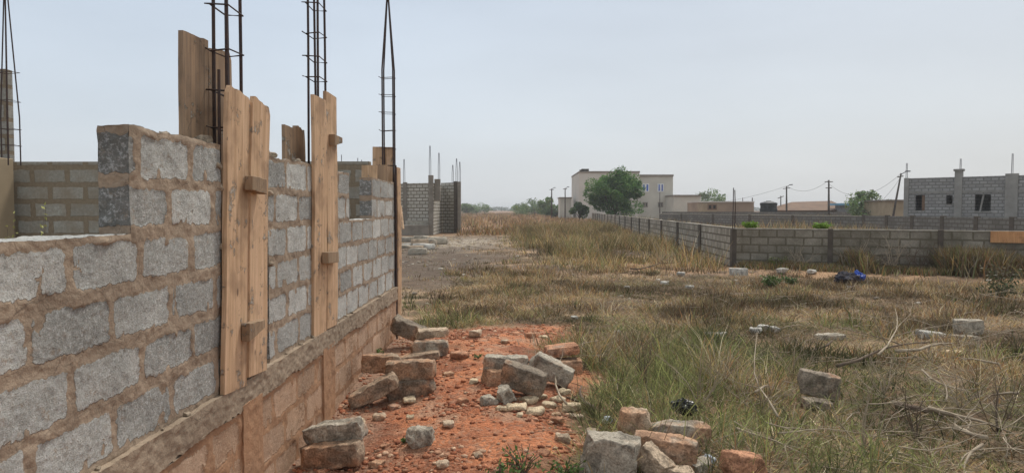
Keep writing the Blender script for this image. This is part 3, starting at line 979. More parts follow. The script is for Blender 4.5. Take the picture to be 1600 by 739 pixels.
# mortar lumps left on the wall tops, at the column slots and on the band
rr_ = np.random.default_rng(31)
lumps = [(XI + .06, 3.70, TOP + .02, .09), (WX - .02, 3.72, TOP - .10, .07), (WX - .01, 3.735, TOP - .22, .06), (XI + .05, 3.3, TOP + .015, .05), (XI + .07, 4.5, TOP + .02, .10), (XI + .04, 4.75, TOP + .02, .08), (XI + .07, 5.2, TOP + .02, .06), (WX + .005, 3.735, 1.45, .05), (WX + .004, 3.735, 1.15, .05), (WX + .004, 4.43, 1.75, .05), (WX + .01, 3.74, 0.95, .05), (WX + .01, 4.44, 1.3, .04)]
lumps += [(WX + .012, float(y_), PZ + .004, float(q_) * 0.7) for y_, q_ in zip(rr_.uniform(1.9, 8.5, 26), rr_.uniform(.02, .06, 26))]
for i, (x_, y_, z_, q_) in enumerate(lumps):
    P_, Q_, C_ = stone_mesh(q_ * 0.8, q_ * 0.6, q_ * 1.1, 900 + i, 'tan', 1.0, 0.9, 0.0, nseg=(8, 6, 5), round_=0.5)
    o = new_mesh('mortar_lump', P_, Q_, M['stone'], house, attrs={'col': C_ * 0.0 + np.array([0.36, 0.29, 0.215]) * (0.7 + 0.5 * rr_.random())})
    o.location = (x_, y_, z_)


# ------------------------------------------------------------------ broken blocks, stones
RUB = {}


def rubble(label, px, py, L, H, W, yaw=0, tilt=0, lift=0, tint='grey', seed=0, broken=0.5, rough=0.5, stain=0.4, name='broken_block', cat='broken block', group=None, pitch=0, sink=0.03, back=0.5, **k):
    p = on_ground(px, py)
    P, Q, C = stone_mesh(L, H, W, seed, tint, broken, rough, stain, **k)
    rot = Euler((R(pitch), R(-tilt), R(yaw))).to_matrix()
    Pr = P @ np.array(rot).T
    zmin = Pr[:, 2].min()
    cy = p.y + (-Pr[:, 1].min()) * back * 1.2
    o = new_mesh(name, P - 0, Q, M['stone'], attrs={'col': C}, smooth=(seed >= 340))
    o.rotation_euler = Euler((R(pitch), R(-tilt), R(yaw)))
    o.location = (p.x, cy, gh(p.x, cy) - zmin - sink + lift)
    tag(o, label, cat, group)
    return o


g1 = 'broken blocks beside the foundation wall'
rubble('brown stained broken block lying under a grey one at the foot of the near foundation', 514, 733, 0.43, 0.155, 0.17, -6, 9, 0, 'brown', 101, 0.4, 0.5, 0.55, group=g1)
rubble('grey lichen speckled block fragment resting on top of the nearest brown block', 521, 728, 0.42, 0.13, 0.16, -4, 10, 0.15, 'grey', 102, 0.5, 0.6, 0.25, group=g1)
rubble('long dark block at the lower right of the middle stack', 640, 622, 0.42, 0.165, 0.17, 4, 5, 0, 'dark', 103, 0.4, 0.5, 0.45, group=g1)
rubble('long brown block on top of the middle stack, right hand piece', 640, 620, 0.44, 0.17, 0.17, -4, 2, 0.16, 'brown', 104, 0.35, 0.5, 0.5, group=g1)
rubble('brown block end against the foundation, top left of the middle stack', 596, 612, 0.36, 0.16, 0.17, 4, -3, 0.17, 'brown', 105, 0.4, 0.5, 0.6, group=g1)
rubble('slanting block slab propped under the middle stack beside the foundation', 580, 637, 0.46, 0.13, 0.16, 10, 27, 0, 'brown', 106, 0.4, 0.5, 0.35, group=g1)
rubble('dark grey block leaning at the end of the house wall', 636, 545, 0.42, 0.18, 0.2, -8, -22, 0.08, 'dark', 107, 0.4, 0.5, 0.3, group=g1)
rubble('grey block with pale lower edge, right of the far stack', 670, 560, 0.40, 0.16, 0.18, 8, 0, 0.03, 'grey', 108, 0.3, 0.4, 0.4, group=g1)
rubble('flat brown slab lying in front of the far stack by the wall end', 654, 568, 0.42, 0.09, 0.2, 10, 8, 0, 'brown', 109, 0.4, 0.5, 0.5, group=g1)
rubble('thin pale slab on top of the far stack by the wall end', 672, 552, 0.38, 0.08, 0.2, 12, 2, 0.19, 'tan', 110, 0.3, 0.4, 0.2, group=g1)
rubble('rounded grey stone alone on the red path', 656, 700, 0.21, 0.12, 0.14, 10, 4, 0, 'grey', 111, 1.0, 0.9, 0.05, name='stone', cat='stone', round_=0.5)
g2 = 'broken blocks heaped right of the red path'
rubble('flat grey block along the back of the path side heap', 790, 598, 0.41, 0.13, 0.16, 2, -2, 0.13, 'grey', 120, 0.2, 0.4, 0.25, group=g2)
rubble('orange tan half block under the left end of the heap', 770, 602, 0.21, 0.16, 0.16, 15, 0, 0, 'tan', 121, 0.8, 0.6, 0.8, group=g2)
rubble('large dark block tilted in the front middle of the path side heap', 816, 622, 0.40, 0.20, 0.16, -14, -15, 0.03, 'dark', 122, 0.2, 0.4, 0.3, group=g2)
rubble('big grey block leaning down to the right behind the dark front block', 862, 606, 0.40, 0.17, 0.16, -14, -24, 0.03, 'grey', 123, 0.25, 0.4, 0.2, group=g2)
rubble('orange topped block at the back right of the heap beside the grass', 876, 580, 0.36, 0.09, 0.24, 8, 6, 0.17, 'orange', 124, 0.5, 0.5, 0.4, group=g2)
rubble('layered brown block lying under the orange topped one', 886, 584, 0.30, 0.15, 0.2, 0, 2, 0.0, 'brown', 125, 0.5, 0.5, 0.5, group=g2)
rubble('small grey lump at the left foot of the heap', 763, 634, 0.13, 0.09, 0.11, 20, 0, 0, 'grey', 126, 1.0, 0.8, 0.1, name='stone', cat='stone', round_=0.4)
rubble('upright grey chunk wedged against the dark front block', 789, 630, 0.14, 0.13, 0.12, 35, 20, 0, 'grey', 127, 0.9, 0.6, 0.2, name='stone', cat='stone')
g3 = 'broken blocks piled at the bottom of the photo'
rubble('tan pointed block standing at the back left of the nearest pile', 992, 696, 0.25, 0.26, 0.14, 12, -8, 0, 'tan', 130, 0.9, 0.4, 0.35, group=g3)
rubble('grey and orange block lying behind the nearest pile, to the right', 1066, 702, 0.39, 0.17, 0.17, -6, -3, 0, 'grey', 131, 0.5, 0.4, 0.62, group=g3)
rubble('large rough grey block at the left of the nearest pile', 956, 752, 0.34, 0.26, 0.2, -18, -4, 0, 'grey', 132, 0.6, 0.8, 0.05, group=g3)
rubble('orange topped slab across the middle of the nearest pile', 1041, 738, 0.40, 0.17, 0.17, -10, -6, 0.03, 'grey', 133, 0.3, 0.4, 0.75, group=g3)
rubble('tan slanted chunk at the front of the nearest pile', 1022, 757, 0.25, 0.13, 0.14, -30, -35, 0.02, 'tan', 134, 0.7, 0.5, 0.05, group=g3)
rubble('flat pale chunk at the front right of the nearest pile', 1058, 760, 0.22, 0.11, 0.14, -20, -8, 0.0, 'tan', 135, 0.6, 0.5, 0.0, group=g3)
rubble('orange broken block in the green grass right of the nearest pile', 1167, 756, 0.24, 0.16, 0.16, 20, -12, 0, 'orange', 136, 0.9, 0.4, 0.0, group=g3)
rubble('small grey stone against the right end of the nearest pile', 1098, 742, 0.12, 0.11, 0.12, 0, 0, 0, 'grey', 137, 1.0, 0.6, 0.1, name='stone', cat='stone', round_=0.4)
rubble('dark grey block with a flat pale top in the dry grass at right', 1283, 629, 0.34, 0.20, 0.18, -8, -8, 0.04, 'dark', 140, 0.3, 0.4, 0.15)
rubble('small dark slab under the block in the dry grass at right', 1279, 640, 0.24, 0.08, 0.16, 0, -6, 0, 'dark', 141, 0.6, 0.5, 0.1)
rubble('square grey block standing in the weeds at far right', 1518, 528, 0.33, 0.2, 0.18, -8, 0, 0.05, 'grey', 142, 0.15, 0.3, 0.0)
rubble('low grey block end below the square grey block at far right', 1512, 535, 0.36, 0.09, 0.16, 12, -4, 0, 'grey', 143, 0.3, 0.4, 0.1)
rubble('flat pale slab in the grass left of the square grey block', 1458, 530, 0.31, 0.09, 0.2, -6, -5, 0.02, 'white', 144, 0.6, 0.5, 0.0)
rubble('flat pale concrete scrap lying in front of the square grey block', 1492, 556, 0.26, 0.06, 0.15, 10, 2, 0.01, 'pale', 145, 0.8, 0.5, 0.0, name='concrete_scrap', cat='concrete scrap')
rubble('pale grey block at the foot of the fence corner', 1155, 431, 0.44, 0.21, 0.2, -5, 0, 0, 'white', 146, 0.15, 0.3, 0.0)
rubble('grey block fragment in dry stalks left of centre right', 1298, 532, 0.4, 0.1, 0.2, 5, 0, 0, 'grey', 147, 0.5, 0.5, 0.1)
# pale scraps at the foot of the heap
SCRAP_L = ['flat pale scrap at the left end of the scraps below the heap', 'pale scrap directly under the dark front block', 'largest flat pale scrap, lowest in the middle of the scraps', 'pale scrap just right of the middle of the scraps', 'thin pale scrap touching the grass side of the front block', 'pale rounded scrap at the right end beside the dark root', 'small pale scrap tucked under the right corner of the dark front block',
           'tiny pale scrap, lowest at the left of the scraps', 'pale scrap under the big leaning grey block', 'small pale scrap beside the small grey lump at the left', 'tiny pale scrap, lowest at the right of the scraps']
sc_spots = [(806, 640, .17, .05), (826, 632, .15, .07), (838, 648, .19, .05), (858, 636, .14, .05), (872, 628, .12, .05), (893, 642, .16, .07), (846, 624, .13, .04), (812, 652, .08, .04), (880, 616, .13, .06), (784, 642, .09, .05), (868, 650, .08, .04)]
for i, (px, py, L, H) in enumerate(sc_spots):
    rubble(SCRAP_L[i], px, py, L, H * 0.7, L * 0.7, i * 37, 0, 0, 'pale', 200 + i, 1.0, 0.6, 0.12, name='block_scrap', cat='rubble', group='pale scraps at the foot of the heap', sink=0.01, nseg=(8, 6, 4))
# scattered loose stones on the path
LOOSE_L = ['small tan stone in front of the slanting slab at the foundation', 'small orange stone below the right end of the middle stack', 'flat pale stone under the right end of the middle stack', 'largest orange stone in the middle of the red path', 'small tan stone mid path, below the largest orange one', 'tan stone near the far end of the red path', 'small orange stone left of the pale scraps', 'small pale stone above the near two block stack',
           'tiny orange stone right of the near two block stack', 'small tan stone at the bottom of the path left of the green weed', 'tan stone left of the nearest pile', 'small orange stone touching the upper left of the nearest pile', 'small pale stone behind the rounded grey stone', 'tiny orange stone above the green weed at the bottom edge', 'small tan stone below the pale scraps at right', 'small tan stone behind the path side heap', 'orange stone at the far edge of the red path', 'flat pale stone at the far edge of the path near the grass',
           'small orange stone leftmost at the far right edge of the path', 'tan stone right of the rounded grey stone', 'small tan stone at the bottom right of the near two block stack', 'tiny orange stone in the bottom left corner of the path', 'small pale stone mid path, left of the heap', 'orange stone between the scraps and the nearest pile', 'small tan stone at the bottom middle of the path', 'tan stone just above the large rough grey block']
st_spots = [(590, 656, .09), (614, 640, .08), (638, 632, .10), (718, 562, .13), (700, 588, .08), (742, 528, .14), (722, 630, .08), (560, 662, .07), (600, 700, .06), (745, 715, .06), (880, 690, .09), (912, 700, .08), (640, 655, .06), (848, 712, .07), (902, 655, .08), (788, 536, .08), (828, 528, .12), (850, 530, .10), (806, 524, .09), (700, 668, .08), (588, 730, .08), (500, 742, .06), (740, 600, .07), (870, 662, .08), (690, 735, .07), (925, 680, .09)]
for i, (px, py, s) in enumerate(st_spots):
    rubble(LOOSE_L[i], px, py, s * 1.3, s * 0.5, s, i * 53, 0, 0, ('tan', 'orange', 'pale', 'orange', 'tan')[i % 5], 300 + i, 1.0, 0.7, 0.2, name='loose_stone', cat='stone', group='loose stones on the red path', sink=0.012, nseg=(7, 6, 5))
# white bits in the grass
for i, (px, py, s) in enumerate([(1182, 524, .12), (1196, 518, .14), (1212, 520, .12), (1120, 528, .12), (1130, 526, .09), (1108, 527, .1), (1040, 446, .14), (1078, 452, .13), (980, 452, .10), (1223, 430, .22), (1065, 432, .16), (898, 500, .08), (1270, 428, .18)]):
    rubble(('white stone in the middle field, leftmost of three together', 'largest white stone, top of the three together in the middle field', 'white stone right of three together in the middle field', 'flat white stone left of the three together', 'small white stone right beside the flat one', 'flat white stone leftmost in the middle field row', 'white stone below the arching dark twig', 'pale stone right of the arching dark twig', 'pale stone left of the arching dark twig', 'pale stone at the fence foot right of the pale grey block', 'pale stone at the fence foot left of the corner', 'small white stone in the grass beyond the path side heap', 'pale stone at the fence foot left of the blue bag')[i], px, py, s * 1.3, s * 0.55, s, i * 53, 0, 0, 'white', 340 + i, 1.0, 0.7, 0.0, name='pale_stone', cat='stone', group='pale stones in the grass', sink=0.0, nseg=(7, 6, 5))
# blocks dumped before the shell house
for i, (px, py, s, w) in enumerate([(640, 384, .8, .12), (657, 377, .7, .3), (655, 384, .7, .3), (668, 383, .7, .3), (664, 376, .6, .2), (683, 382, .8, .35), (650, 391, .5, .2), (630, 388, .7, .15), (661, 390, .8, .25), (652, 398, .6, .25), (675, 377, .6, .25), (636, 378, .6, .25)]):
    rubble(('long thin pale slab at the left of the dumped blocks', 'grey block at the back of the dumped jumble', 'pale block in the centre of the dumped jumble', 'grey block right of centre in the dumped jumble', 'small pale block at the very back of the dumped jumble', 'large grey block at the right end of the dumped jumble', 'small tan block at the near left of the dumped jumble', 'low grey slab at the left end, touching the near house', 'pale block in the front row of the dumped jumble', 'grey block nearest the viewer in the dumped jumble', 'tan block behind the right end of the dumped jumble', 'grey block at the far left of the dumped jumble')[i], px, py, s * 1.1, w, 0.4, -30 + i * 23 % 60, 0, 0, ('white', 'grey', 'tan', 'grey')[i % 4], 360 + i, 0.3, 0.3, 0.0, name='dumped_block', cat='concrete block', group='blocks dumped before the shell house', nseg=(6, 4, 4))

# gravel on the red soil: uncountable
def icos():
    t = (1 + 5 ** .5) / 2
    v = np.array([(-1, t, 0), (1, t, 0), (-1, -t, 0), (1, -t, 0), (0, -1, t), (0, 1, t), (0, -1, -t), (0, 1, -t), (t, 0, -1), (t, 0, 1), (-t, 0, -1), (-t, 0, 1)], float)
    v /= np.linalg.norm(v[0])
    f = np.array([(0, 11, 5), (0, 5, 1), (0, 1, 7), (0, 7, 10), (0, 10, 11), (1, 5, 9), (5, 11, 4), (11, 10, 2), (10, 7, 6), (7, 1, 8), (3, 9, 4), (3, 4, 2), (3, 2, 6), (3, 6, 8), (3, 8, 9), (4, 9, 5), (2, 4, 11), (6, 2, 10), (8, 6, 7), (9, 8, 1)])
    return v, f


def pebbles(name, n, xr_, yr_, size, cols, dens, label, flat=0.6):
    v, f = icos()
    x = rng.uniform(*xr_, n); y = rng.uniform(*yr_, n) ** 1.0
    keep = rng.random(n) < dens(x, y)
    x, y = x[keep], y[keep]; n = len(x)
    s = size[0] + (size[1] - size[0]) * rng.random(n) ** 7
    z = gheight(x, y)
    J = v[None] * (0.7 + 0.6 * rng.random((n, 12, 1)))
    J = J * np.stack([s * (0.8 + 0.6 * rng.random(n)), s * (0.8 + 0.6 * rng.random(n)), s * flat], 1)[:, None]
    a = rng.random(n) * 6.28
    ca, sa = np.cos(a)[:, None], np.sin(a)[:, None]
    X = J[:, :, 0] * ca - J[:, :, 1] * sa + x[:, None]
    Y = J[:, :, 0] * sa + J[:, :, 1] * ca + y[:, None]
    Z = J[:, :, 2] + (z + s * 0.15)[:, None]
    V = np.stack([X, Y, Z], 2).reshape(-1, 3)
    Fc = (f[None] + (np.arange(n) * 12)[:, None, None]).reshape(-1, 3)
    cc = np.array(cols)[rng.integers(0, len(cols), n)] * (0.7 + 0.6 * rng.random((n, 1)))
    o = new_mesh(name, V, Fc, M['stone'], attrs={'col': np.repeat(cc, 12, 0)})
    return tag(o, label, 'gravel', kind='stuff')


red_cols = [(0.38, 0.15, 0.08), (0.34, 0.125, 0.065), (0.42, 0.18, 0.10), (0.44, 0.24, 0.15), (0.36, 0.15, 0.08), (0.38, 0.16, 0.09), (0.5, 0.33, 0.22), (0.24, 0.09, 0.05)]
pebbles('gravel', 46000, (-1.6, 1.3), (3.9, 10.3), (0.003, 0.026), red_cols, lambda x, y: path_mask(x, y) * (0.15 + 0.85 * sstep(0.45, 0.62, fbm(x * 2, y * 2, 0, 41, 3))), 'red and tan gravel strewn over the soil path')
pebbles('rubble_bits', 9000, (-6, 13), (9, 44), (0.01, 0.07), [(0.3, 0.25, 0.2), (0.22, 0.17, 0.12), (0.45, 0.4, 0.33)], lambda x, y: 0.12 + 0.6 * dirt_field(x, y), 'small pale and brown stones scattered over the bare ground')


# ------------------------------------------------------------------ grass
def blades(name, x, y, length, width, az, lean, curve, colr, label, segs=3, z=None, cat='grass'):
    n = len(x)
    z = gheight(x, y) if z is None else z
    wob = rng.normal(size=n) * 0.5
    ts = np.linspace(0, 1, segs + 1)
    V = np.empty((n, segs + 1, 2, 3), np.float32)
    dx, dy = np.cos(az), np.sin(az)
    face = rng.random(n) * 6.28
    wx, wy = np.cos(face), np.sin(face)
    cx = x.copy(); cy = y.copy(); cz = z - 0.005
    ang = lean.copy()
    for i, t in enumerate(ts):
        w = width * (1 - t) ** 0.7 * 0.5 + width * 0.06
        V[:, i, 0] = np.stack([cx - wx * w, cy - wy * w, cz], 1)
        V[:, i, 1] = np.stack([cx + wx * w, cy + wy * w, cz], 1)
        st = length / segs
        cx = cx + np.sin(ang) * np.cos(az + wob * t) * st; cy = cy + np.sin(ang) * np.sin(az + wob * t) * st
        cz = cz + np.cos(ang) * st
        ang = ang + curve / segs
        # keep blades above the soil
        cz = np.maximum(cz, z + 0.008)
    b = (np.arange(n) * (segs + 1) * 2)[:, None]
    k = (np.arange(segs) * 2)[None]
    q = np.stack([b + k, b + k + 1, b + k + 3, b + k + 2], 2).reshape(-1, 4)
    C = np.repeat(colr, (segs + 1) * 2, 0)
    o = new_mesh(name, V.reshape(-1, 3), q, M['grass'], attrs={'col': C}, smooth=True)
    return tag(o, label, cat, kind='stuff')


PAL = {'straw': (0.42, 0.33, 0.175), 'pale': (0.56, 0.48, 0.33), 'brown': (0.20, 0.135, 0.08), 'rust': (0.36, 0.205, 0.10),
       'green': (0.19, 0.20, 0.085), 'bright': (0.29, 0.31, 0.11), 'deep': (0.105, 0.115, 0.05), 'grey': (0.32, 0.275, 0.21), 'gold': (0.44, 0.31, 0.13)}


def pick(n, w):
    ks = list(w); p = np.array([w[k] for k in ks], float)
    if p.ndim == 1: p = np.tile(p, (n, 1))
    return ks, p


def colours(g, n, dry=('straw', 'pale', 'brown', 'grey', 'rust', 'gold'), dw=(.18, .09, .28, .16, .13, .16), grn=('green', 'bright', 'deep'), gw=(.5, .22, .28)):
    isg = rng.random(n) < g
    D = np.array([PAL[k] for k in dry])[rng.choice(len(dry), n, p=dw)]
    G = np.array([PAL[k] for k in grn])[rng.choice(len(grn), n, p=gw)]
    C = np.where(isg[:, None], G, D)
    return C * (0.75 + 0.5 * rng.random((n, 1)))


def in_view(x, y, m=0.12):
    r = (x / np.maximum(y, 0.1))
    return (r > -0.76 - m) & (r < 0.72 + m)


def fence_y(x): return 20.0 - 0.43 * (x - 6.0)
def side_x(y): return 6.0 + 0.052 * (y - 20)


def open_land(x, y):
    """outside buildings and the fenced plot"""
    ok = (x > WX + 0.05) | (y > 9.3)
    ok &= ~((y > fence_y(x) - 0.02) & (x > side_x(np.maximum(y, 20)) - 0.05) & (x > 5.9))
    ok &= ~((x > -9.5) & (x < -1.55) & (y < 9.3))
    ok &= ~((x < -4.1) & (y > 41) & (y < 60))
    return ok


def tufts(n_t, per, xr_, yr_, dens, spread, lfn, wd, name, label, gf=green_field, lean=(0.1, 0.7), curve=(0.2, 1.3), ypow=1.0, segs=3, **ck):
    u = rng.random(n_t)
    y = yr_[0] + (yr_[1] - yr_[0]) * u ** ypow
    x = rng.uniform(*xr_, n_t)
    ok = in_view(x, y) & open_land(x, y)
    ok &= rng.random(n_t) < dens(x, y)
    fd = fence_y(x) - y
    strip = (x > 5.6) & (fd < 2.2) & (fd > -0.6)
    ok &= ~(strip & (rng.random(n_t) < 0.72))
    fd = fd[ok]; strip = strip[ok]
    x, y = x[ok], y[ok]; n = len(x)
    tl = lfn(x, y) * (0.6 + 0.8 * rng.random(n)) * np.where(strip, 0.45, 1.0)
    k = np.repeat(np.arange(n), per)
    N = len(k)
    sp = spread * (0.4 + rng.random(n))
    bx = x[k] + rng.normal(size=N) * sp[k]; by = y[k] + rng.normal(size=N) * sp[k]
    az = np.arctan2(by - y[k], bx - x[k]) + rng.normal(size=N) * 0.7
    L = tl[k] * (0.45 + 0.75 * rng.random(N))
    ln = lean[0] + (lean[1] - lean[0]) * rng.random(N) ** 1.3
    cv = curve[0] + (curve[1] - curve[0]) * rng.random(N)
    g = np.clip(gf(bx, by) + (rng.random(n)[k] - 0.5) * 0.5, 0, 1)
    tone = 0.42 + 0.85 * sstep(0.33, 0.66, fbm(x * 1.4, y * 1.1, 0, 67, 4))
    tone = 1 + (tone - 1) * (1 - 0.5 * sstep(30, 60, y))
    C = colours(g, N, **ck) * (tone * (0.55 + 0.85 * rng.random(n)))[k][:, None]
    W = wd * (0.6 + 0.8 * rng.random(N))
    m = open_land(bx, by)
    bx, by, L, W, az, ln, cv, C = [q[m] for q in (bx, by, L, W, az, ln, cv, C)]
    return blades(name, bx, by, L, W, az, ln, cv, C, label, segs)


npath = lambda x, y: 1 - path_mask(x, y)
cov = lambda x, y: np.clip(0.25 + 1.3 * (fbm(x * 0.9, y * 0.9, 0, 55, 4) - 0.3), 0.05, 1)
# 1 near thatch of short straw lying about
tufts(34000, 7, (-1.5, 12), (4.0, 17), lambda x, y: sstep(0.5, 0.95, npath(x, y)) * (0.5 + 0.5 * cov(x, y)), 0.08, lambda x, y: 0.17 + 0 * x, 0.0065,
      'dry_thatch', 'flattened dry straw and dead stems covering the open ground', gf=lambda x, y: green_field(x, y) * 0.5, lean=(0.9, 1.55), curve=(0.0, 0.5), ypow=1.25, segs=2,
      dw=(.20, .09, .34, .17, .12, .08))
# 2 near standing grass
def near_len(x, y):
    a = 0.10 + 0.20 * sstep(0.45, 0.7, fbm(x * 0.9, y * 0.9, 0, 56, 3))
    a += 0.15 * np.exp(-((x - 1.6) ** 2 / 1.6 + (y - 6.7) ** 2 / 3.5))
    return a * (1 - 0.62 * sstep(7.5, 11.5, y))
tufts(19000, 10, (-1.5, 12), (4.1, 16), lambda x, y: sstep(0.7, 1.0, npath(x, y)) * np.maximum(sstep(0.28, 0.62, cov(x, y)), 0.95 * np.exp(-((x - 1.7) ** 2 / 2.2 + (y - 6.7) ** 2 / 4.5))), 0.045, near_len, 0.0068,
      'near_grass', 'knee high mixed green and dry grass in the foreground', ypow=1.2, lean=(0.1, 1.15), curve=(0.2, 1.7), gf=lambda x, y: np.clip(green_field(x, y) * 1.35, 0, 1))
# 3 mid ground short grass
tufts(19000, 8, (-6, 20), (13, 45), lambda x, y: (1 - 0.80 * dirt_field(x, y)) * cov(x, y), 0.09, lambda x, y: 0.07 + 0.11 * sstep(0.45, 0.7, fbm(x * .5, y * .5, 0, 57, 3)), 0.013,
      'field_grass', 'short brown and olive grass across the middle of the field', ypow=1.3, segs=2, dw=(.22, .06, .30, .12, .16, .14))
# 3b separate bushy clumps standing out of the short field
tufts(2600, 34, (-2, 16), (7.5, 20), lambda x, y: npath(x, y) * sstep(0.40, 0.6, fbm(x * .8, y * .8, 0, 68, 3)), 0.11, lambda x, y: 0.13 + 0.10 * vnoise(x, y), 0.011,
      'weed_clumps', 'low bushy clumps of brown and olive weeds dotted over the field', ypow=1.1, segs=2, lean=(0.1, 1.2), dw=(.14, .04, .40, .12, .20, .10))
# 4 tall golden grass before the side fence
def tall_d(x, y):
    a = sstep(-0.9, 1.6, x - (26 - np.clip(y, 18, 26)) * 0.22 + (fbm(y * 0.3, x * 0.3, 0, 58, 3) - 0.5) * 3) * sstep(18.5, 22, y)
    return a * sstep(0.40, 0.62, fbm(x * 0.55, y * 0.4, 0, 66, 4)) + 0.12 * a
tufts(16000, 12, (-3, 10), (17, 60), tall_d, 0.16, lambda x, y: 0.28 + 0.45 * sstep(0.4, 0.7, fbm(x * .6, y * .4, 0, 59, 3)), 0.014,
      'tall_dry_grass', 'waist high golden dry grass between the track and the side fence', gf=lambda x, y: 0.26 + 0.3 * green_field(x, y + 0), lean=(0.05, 0.8), curve=(0.1, 1.3), ypow=1.1,
      dw=(.24, .08, .18, .06, .16, .28))
# 5 far field
tufts(12000, 6, (-60, 22), (45, 260), lambda x, y: 0.8 + 0 * x, 0.35, lambda x, y: 0.4 + 0.3 * vnoise(x * .1, y * .1), 0.05,
      'far_field_grass', 'reddish brown dry grass of the far field', gf=lambda x, y: 0.10 + 0 * x, lean=(0.05, 0.5), ypow=1.8, segs=2, dw=(.07, .02, .30, .03, .46, .12))
# 6 weeds growing up against the front fence and inside the plot
n6 = 5000
u = rng.random(n6); x6 = 6.1 + 7.5 * rng.random(n6); y6 = fence_y(x6) - 0.1 - np.abs(rng.normal(size=n6)) * 0.35
k = np.repeat(np.arange(n6), 6)
hh = (0.20 + 0.55 * sstep(0.38, 0.62, fbm(x6 * 1.5, 0, 0, 64, 3)) * sstep(7.0, 9.0, x6))
bx = x6[k] + rng.normal(size=len(k)) * 0.05; by = np.minimum(y6[k] + rng.normal(size=len(k)) * 0.05, fence_y(bx) - 0.06)
blades('fence_weeds', bx, by, hh[k] * (0.5 + 0.6 * rng.random(len(k))), 0.019 * (0.6 + rng.random(len(k))), rng.random(len(k)) * 6.28, 0.05 + 0.4 * rng.random(len(k)), 0.1 + 0.8 * rng.random(len(k)),
       colours(0.3 + 0 * bx, len(bx), dw=(.12, .02, .42, .16, .16, .12)) * 0.85, 'wiry brown weeds growing up the front fence', cat='weeds')
n7 = 9000
x7 = rng.uniform(7, 40, n7); y7 = rng.uniform(22, 90, n7)
ok = (x7 > side_x(y7) + 0.4) & in_view(x7, y7); x7, y7 = x7[ok], y7[ok]
k = np.repeat(np.arange(len(x7)), 6)
bx = x7[k] + rng.normal(size=len(k)) * 0.2; by = y7[k] + rng.normal(size=len(k)) * 0.2
hh = 0.5 + 0.7 * sstep(0.45, 0.7, fbm(x7 * .15, y7 * .15, 0, 65, 3))
blades('plot_weeds', bx, by, hh[k] * (0.5 + 0.6 * rng.random(len(k))), 0.03 * (0.6 + rng.random(len(k))), rng.random(len(k)) * 6.28, 0.05 + 0.4 * rng.random(len(k)), 0.1 + 0.8 * rng.random(len(k)),
       colours(0.2 + 0 * bx, len(bx)), 'rank dry weeds inside the fenced plot', segs=2, cat='weeds')


# ------------------------------------------------------------------ leafy plants and dead branches
def leaf_cloud(pts, size, colfn, up=0.3, rs=None):
    """pts (n,3) -> quads bent like leaf sprays"""
    n = len(pts)
    a = rng.normal(size=(n, 3)); a /= np.linalg.norm(a, axis=1, keepdims=True)
    nn = rng.normal(size=(n, 3)) + np.array([0, 0, up]); nn -= (nn * a).sum(1, keepdims=True) * a
    nn /= np.maximum(np.linalg.norm(nn, axis=1, keepdims=True), 1e-6)
    b = np.cross(nn, a)
    s = (size * (0.6 + 0.8 * rng.random(n)))[:, None]
    V = np.stack([pts - a * s, pts + b * s * 0.45, pts + a * s, pts - b * s * 0.45], 1)
    q = np.arange(n * 4).reshape(n, 4)
    C = np.repeat(colfn(n), 4, 0)
    return V.reshape(-1, 3), q, C


def green_cols(n, base=(0.055, 0.095, 0.03), var=0.5, yellow=0.15):
    c = np.array(base)[None] * (1 - var / 2 + var * rng.random((n, 1)))
    y = rng.random(n) < yellow
    c[y] = np.array(base) * np.array([2.0, 1.5, 1.1]) * (0.7 + 0.6 * rng.random((y.sum(), 1)))
    return c


